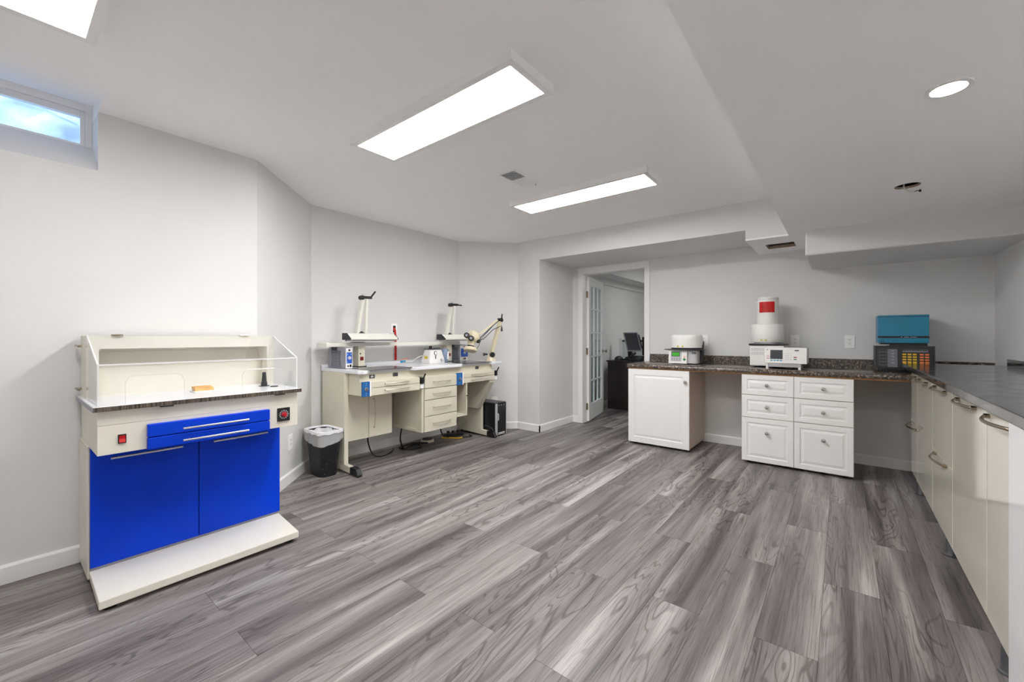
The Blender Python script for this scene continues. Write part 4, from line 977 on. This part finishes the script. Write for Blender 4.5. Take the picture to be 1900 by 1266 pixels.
obj('stop_button', MB().lathe_axis(cpt(-1.345, .980, 0), (0, -1, .1), [(.008, 0), (.007, .002)], n=14), 'orange', cp)
obj('vent_slots', MB().box(-1.275, -1.265, 4.7335, 4.7355, 1.015, 1.04).box(-1.258, -1.248, 4.7335, 4.7355, 1.015, 1.04).box(-1.2435, -1.2335, 4.7335, 4.7355, 1.015, 1.04), 'dark_grey', f1)
obj('cooling_tray', MB().lathe((-1.385, 4.85, 1.056), [(.205, 0), (.212, .003), (.212, .006), (.205, .008)], n=40, sx=1.05, sy=.85), 'dark_grey', f1, smooth=True)
obj('gasket_ring', MB().lathe((-1.365, 4.87, 1.064), [(.165, 0), (.165, .018)], n=36), 'black', f1, smooth=True)
obj('dome', MB().lathe((-1.37, 4.865, 1.082), [(.172, 0), (.172, .10), (.169, .125), (.155, .143), (.10, .148)], n=40), 'dev_white', f1, smooth=True)
obj('hinge_column', MB().prism([(4.84, GZ+.012), (4.93, GZ+.012), (4.93, 1.14), (4.90, 1.165), (4.84, 1.10)], 'x', -1.2215, -1.198), 'black_soft', f1, bev=.004)
for x in (-1.425, -1.375):
    yy = 4.865-math.sqrt(.1725**2-(x+.012+1.37)**2)-.0008
    lab(obj('warning_triangle', MB().prism([(x, 1.090), (x+.026, 1.090), (x+.013, 1.112)], 'y', yy-.001, yy+.002), 'yellow_warn', f1), 'yellow warning triangle')

# tall porcelain furnace
f2 = thing('tall_furnace', 'tall white furnace with stacked cylinders and red label above a control box', 'furnace', (-.56, 4.85, GZ))
obj('base_body', MB().box(-.72, -.435, 4.71, 5.06, GZ+.018, 1.118), 'dev_white', f2, bev=.006)
gr = MB()
for j in range(2):
    for i in range(9): gr.box(-.705+i*.0125, -.699+i*.0125, 4.7085, 4.7105, 1.025+j*.038, 1.055+j*.038)
obj('vent_grille', gr, 'dev_grey', f2)
obj('platform', MB().box(-.728, -.427, 4.70, 5.07, 1.1182, 1.134), 'black', f2, bev=.002)
obj('firing_plate', MB().lathe((-.58, 4.86, 1.134), [(.125, 0), (.125, .016)], n=36), 'silver', f2, smooth=True)
obj('firing_chamber', MB().lathe((-.588, 4.87, 1.150), [(.138, 0), (.142, .006), (.142, .17), (.136, .178), (.09, .18)], n=40), 'dev_white', f2, smooth=True)
obj('head_cylinder', MB().lathe((-.585, 4.87, 1.330), [(.092, 0), (.094, .004), (.094, .262), (.090, .268), (.06, .268)], n=36), 'dev_white', f2, smooth=True)
vs_ = MB()
for i in range(16):
    a = R(190+i*10); vs_.obox((-.585+.0945*math.cos(a), 4.87+.0945*math.sin(a), 1.578), (-math.sin(a), math.cos(a), 0), (math.cos(a), math.sin(a), 0), (0, 0, 1), .0025, .0012, .009)
obj('vent_slots', vs_, 'dev_grey', f2)
rl = MB(); na = 10; ring0 = []; ring1 = []
for i in range(na+1):
    a = R(232+i*8.6-4); ring0.append((-.585+.0953*math.cos(a), 4.87+.0953*math.sin(a), 1.445)); ring1.append((-.585+.0953*math.cos(a), 4.87+.0953*math.sin(a), 1.552))
rl.add(ring0+ring1, [(i, i+1, i+na+2, i+na+1) for i in range(na)])
ro = lab(obj('red_label', rl, 'red', f2), 'glossy red picture label')
rk = MB()
for a0_, z0_, w_, h_ in ((262-8, 1.50, .03, .003), (262-12, 1.485, .003, .035), (262+22, 1.458, .012, .008), (262-12, 1.452, .014, .006)):
    a = R(a0_); rk.obox((-.585+.0958*math.cos(a), 4.87+.0958*math.sin(a), z0_), (-math.sin(a), math.cos(a), 0), (math.cos(a), math.sin(a), 0), (0, 0, 1), w_/2, .0004, h_/2)
obj('label_marks', rk, 'black', ro)
for x in (-.635, -.597):
    yy = 4.87-math.sqrt(.1425**2-(x+.012+.588)**2)-.0008
    lab(obj('warning_triangle', MB().prism([(x, 1.164), (x+.024, 1.164), (x+.012, 1.184)], 'y', yy-.001, yy+.002), 'yellow_warn', f2), 'yellow warning triangle')
cbx = obj('control_box', MB().prism([(4.555, .955), (4.82, .955), (4.82, 1.10), (4.575, 1.102)], 'x', -.570, -.245), 'dev_white', f2, bev=.005)
obj('pedestal', MB().prism([(4.57, .922), (4.80, .922), (4.80, .9548), (4.565, .9548)], 'x', -.545, -.29), 'dev_grey', f2)
for a in (-.553, -.30):
    for b in (4.575, 4.80): obj('foot', MB().cyl((a, b, GZ), (a, b, .9225 if a > -.52 else .956), .012, n=12), 'dev_white', f2)
for a in (-.69, -.46): obj('foot', MB().cyl((a, 5.0, GZ), (a, 5.0, GZ+.0185), .012, n=12), 'dev_white', f2)
def q2(x, z, o): f = (z-.955)/(.147); return Vector((x, 4.555+.02*f-o, z))
def q2b(name, x0, x1, z0, z1, m, o=.001, parent=cbx):
    mb = MB().add([q2(x0, z0, -.002), q2(x1, z0, -.002), q2(x1, z1, -.002), q2(x0, z1, -.002), q2(x0, z0, o), q2(x1, z0, o), q2(x1, z1, o), q2(x0, z1, o)], [(0,1,2,3), (4,5,6,7), (0,1,5,4), (1,2,6,5), (2,3,7,6), (3,0,4,7)])
    return obj(name, mb, m, parent)
q2b('faceplate', -.562, -.256, .965, 1.092, 'dev_white', .0008)
lab(q2b('screen', -.528, -.430, .995, 1.080, 'screen_dark', .0018), 'dark grey screen')
for i in range(4): lab(q2b('soft_key', -.526+i*.0245, -.508+i*.0245, .977, .987, 'cyan', .002), 'blue oval key')
kp = MB()
for r_ in range(4):
    for c_ in range(3):
        x = -.41+c_*.018; z = 1.045-r_*.018; kp.add([q2(x, z, .0016), q2(x+.012, z, .0016), q2(x+.012, z+.005, .0016), q2(x, z+.005, .0016)], [(0,1,2,3)])
obj('keypad', kp, 'dev_grey', cbx)
lab(q2b('stop_key', -.345, -.322, 1.010, 1.019, 'magenta', .002), 'dark red key')
lab(q2b('start_key', -.345, -.322, .992, 1.001, 'green', .002), 'green key')
q2b('maker_mark', -.338, -.307, 1.072, 1.082, 'ink', .0014)
q2b('maker_mark', -.556, -.547, 1.078, 1.085, 'ink', .0014)
q2b('arrow_key', -.556, -.535, 1.018, 1.023, 'magenta', .0014); q2b('arrow_key', -.556, -.535, .998, 1.003, 'magenta', .0014)

# teal porcelain furnace
f3 = thing('teal_furnace', 'black and teal furnace with yellow and orange keys on the stone counter', 'furnace', (.40, 4.92, GZ))
obj('base_tray', MB().box(.262, .56, 4.79, 5.08, GZ, GZ+.03), 'panel_blue' if False else 'black', f3, bev=.004)
lo = obj('control_body', MB().prism([(4.765, GZ+.031), (5.09, GZ+.031), (5.09, 1.122), (4.785, 1.122)], 'x', .228, .588), 'black', f3, bev=.004)
obj('frame_edge', MB().prism([(4.762, GZ+.029), (4.768, GZ+.029), (4.788, 1.125), (4.782, 1.125)], 'x', .222, .228).prism([(4.762, GZ+.029), (4.768, GZ+.029), (4.788, 1.125), (4.782, 1.125)], 'x', .588, .594).box(.228, .588, 4.781, 4.788, 1.1215, 1.126).box(.228, .588, 4.760, 4.767, GZ+.027, GZ+.0315), 'dark_grey', lo)
def q3(x, z, o): f = (z-GZ-.031)/(1.122-GZ-.031); return Vector((x, 4.765+.02*f-o, z))
def q3b(name, x0, x1, z0, z1, m, o=.0012, parent=lo):
    mb = MB().add([q3(x0, z0, -.002), q3(x1, z0, -.002), q3(x1, z1, -.002), q3(x0, z1, -.002), q3(x0, z0, o), q3(x1, z0, o), q3(x1, z1, o), q3(x0, z1, o)], [(0,1,2,3), (4,5,6,7), (0,1,5,4), (1,2,6,5), (2,3,7,6), (3,0,4,7)])
    return obj(name, mb, m, parent)
q3b('readout_panel', .248, .304, .955, 1.098, 'dark_grey'); q3b('legend_panel', .306, .368, .945, 1.098, 'key_grey')
for i in range(5): q3b('readout', .252, .300, 1.080-i*.028, 1.094-i*.028, 'black', .002)
for i in range(5): q3b('legend_line', .330, .348, 1.084-i*.026, 1.088-i*.026, 'dev_grey', .002)
q3b('heading_panel', .398, .556, 1.072, 1.098, 'dark_grey')
q3b('heading_line', .402, .55, 1.078, 1.081, 'dev_grey', .002)
for r_ in range(6):
    for c_ in range(5):
        x = .399+c_*.0315+(.010 if c_ > 2 else 0); z = 1.049-r_*.0215
        q3b('key', x, x+.0235, z, z+.0125, 'yellow' if c_ < 3 else 'orange', .0025)
obj('gap_block', MB().box(.262, .555, 4.82, 5.06, 1.1225, 1.150), 'black', f3)
obj('loading_plate', MB().box(.236, .318, 4.79, 4.85, 1.130, 1.136), 'silver', f3)
obj('support_block', MB().box(.246, .30, 4.80, 4.90, 1.1225, 1.130), 'dev_grey', f3)
te = obj('muffle_box', MB().box(.245, .562, 4.80, 5.08, 1.150, 1.388), 'teal', f3, bev=.003); lab(te, 'bright teal furnace muffle')
obj('stripe', MB().box(.244, .563, 4.7985, 4.802, 1.192, 1.210), 'black', te)
obj('stripe_marks', MB().box(.392, .398, 4.798, 4.7986, 1.198, 1.204).box(.41, .44, 4.798, 4.7986, 1.199, 1.203).box(.447, .49, 4.798, 4.7986, 1.1995, 1.2025), 'dev_grey', te)
obj('top_groove', MB().box(.244, .563, 4.7985, 4.802, 1.372, 1.376), 'black', te)
obj('warning_mark', MB().bar((.258, 4.7985, 1.160), (.274, 4.7985, 1.184), .002, .003).bar((.274, 4.7985, 1.184), (.290, 4.7985, 1.160), .002, .003).bar((.258, 4.7985, 1.160), (.290, 4.7985, 1.160), .002, .003), 'ink', te)
obj('caption_lines', MB().box(.30, .39, 4.7984, 4.80, 1.166, 1.169).box(.30, .37, 4.7984, 4.80, 1.174, 1.177), 'panel_blue', te)

# ================================================================== RIGHT-HAND STEEL COUNTER
SZ = .985
sc = thing('steel_counter', 'brushed stainless steel countertop along the right wall', 'countertop', (.68, 3.0, SZ))
obj('top_sheet', MB().box(.385, XR-.002, .75, 4.745, SZ-.036, SZ), 'steel', sc, bev=.003)
obj('upstand', MB().box(XR-.012, XR-.002, .75, 4.74, SZ, SZ+.05), 'steel', sc, bev=.002)
RXF = .423
def arch_handle(parent, ya, yb, z):
    pts = [(RXF+.003, ya, z), (RXF-.010, ya, z)]
    for i in range(13):
        t = i/12; pts.append((RXF-.012-.030*math.sin(math.pi*t), ya+(yb-ya)*t, z))
    pts += [(RXF-.010, yb, z), (RXF+.003, yb, z)]
    lab(obj('handle', MB().tube(pts, .0058, n=10).cyl((RXF+.002, ya, z), (RXF-.016, ya, z), .009, n=12).cyl((RXF+.002, yb, z), (RXF-.016, yb, z), .009, n=12), 'nickel', parent, smooth=True), 'arched nickel handle')
DZ0, DZ1 = .16, .944
def gcab(ya, yb, fronts, label, hands, front_legs=()):
    t = thing('gloss_cabinet', label, 'cabinet', (.68, (ya+yb)/2, 0), 'glossy cream cabinets under the steel counter')
    obj('body', MB().box(RXF+.021, XR-.02, ya+.002, yb-.002, DZ0, DZ1), 'gloss_cream', t)
    for (za, zb), hz in zip(fronts, hands):
        d_ = obj('door' if len(fronts) == 1 else 'drawer', MB().box(RXF, RXF+.019, ya+.0025, yb-.0025, za, zb), 'gloss_cream', t, bev=.0012)
        yc = (ya+yb)/2
        arch_handle(d_, yc-.15, yc+.15, hz)
    for a in (RXF+.05, XR-.07):
        for b in ((ya+.07, yb-.07) if a > .6 else front_legs):
            if a < .6 and b not in front_legs: continue
            obj('leg', MB().lathe((a, b, 0), [(.036, 0), (.036, .006), (.029, .010), (.027, .016), (.027, DZ0-.01), (.03, DZ0)], n=24), 'leg_metal', t, smooth=True)
gcab(4.133, 4.46, [(.565, DZ1), (DZ0, .560)], 'glossy cream two-drawer cabinet at the far end of the steel counter', (.907, .53), (4.40,))
gcab(3.50, 4.131, [(DZ0, DZ1)], 'glossy cream single-door cabinet, second from the far end', (.908,))
gcab(2.925, 3.498, [(.552, DZ1), (DZ0, .547)], 'glossy cream two-drawer cabinet in the middle of the steel counter', (.915, .535), (3.28,))
gcab(2.312, 2.923, [(DZ0, DZ1)], 'glossy cream single-door cabinet, third door from the far end', (.915,))
gcab(1.938, 2.310, [(DZ0, DZ1)], 'glossy cream cabinet next to the white end panel', (.912,), (2.262,))
ep = obj('end_panel', MB().box(.398, XR-.02, .78, 1.934, .002, DZ1), 'gloss_white', org=(.6, 1.4, 0), bev=.002)
tag(ep, 'plain white gloss panel under the near end of the steel counter', 'panel')
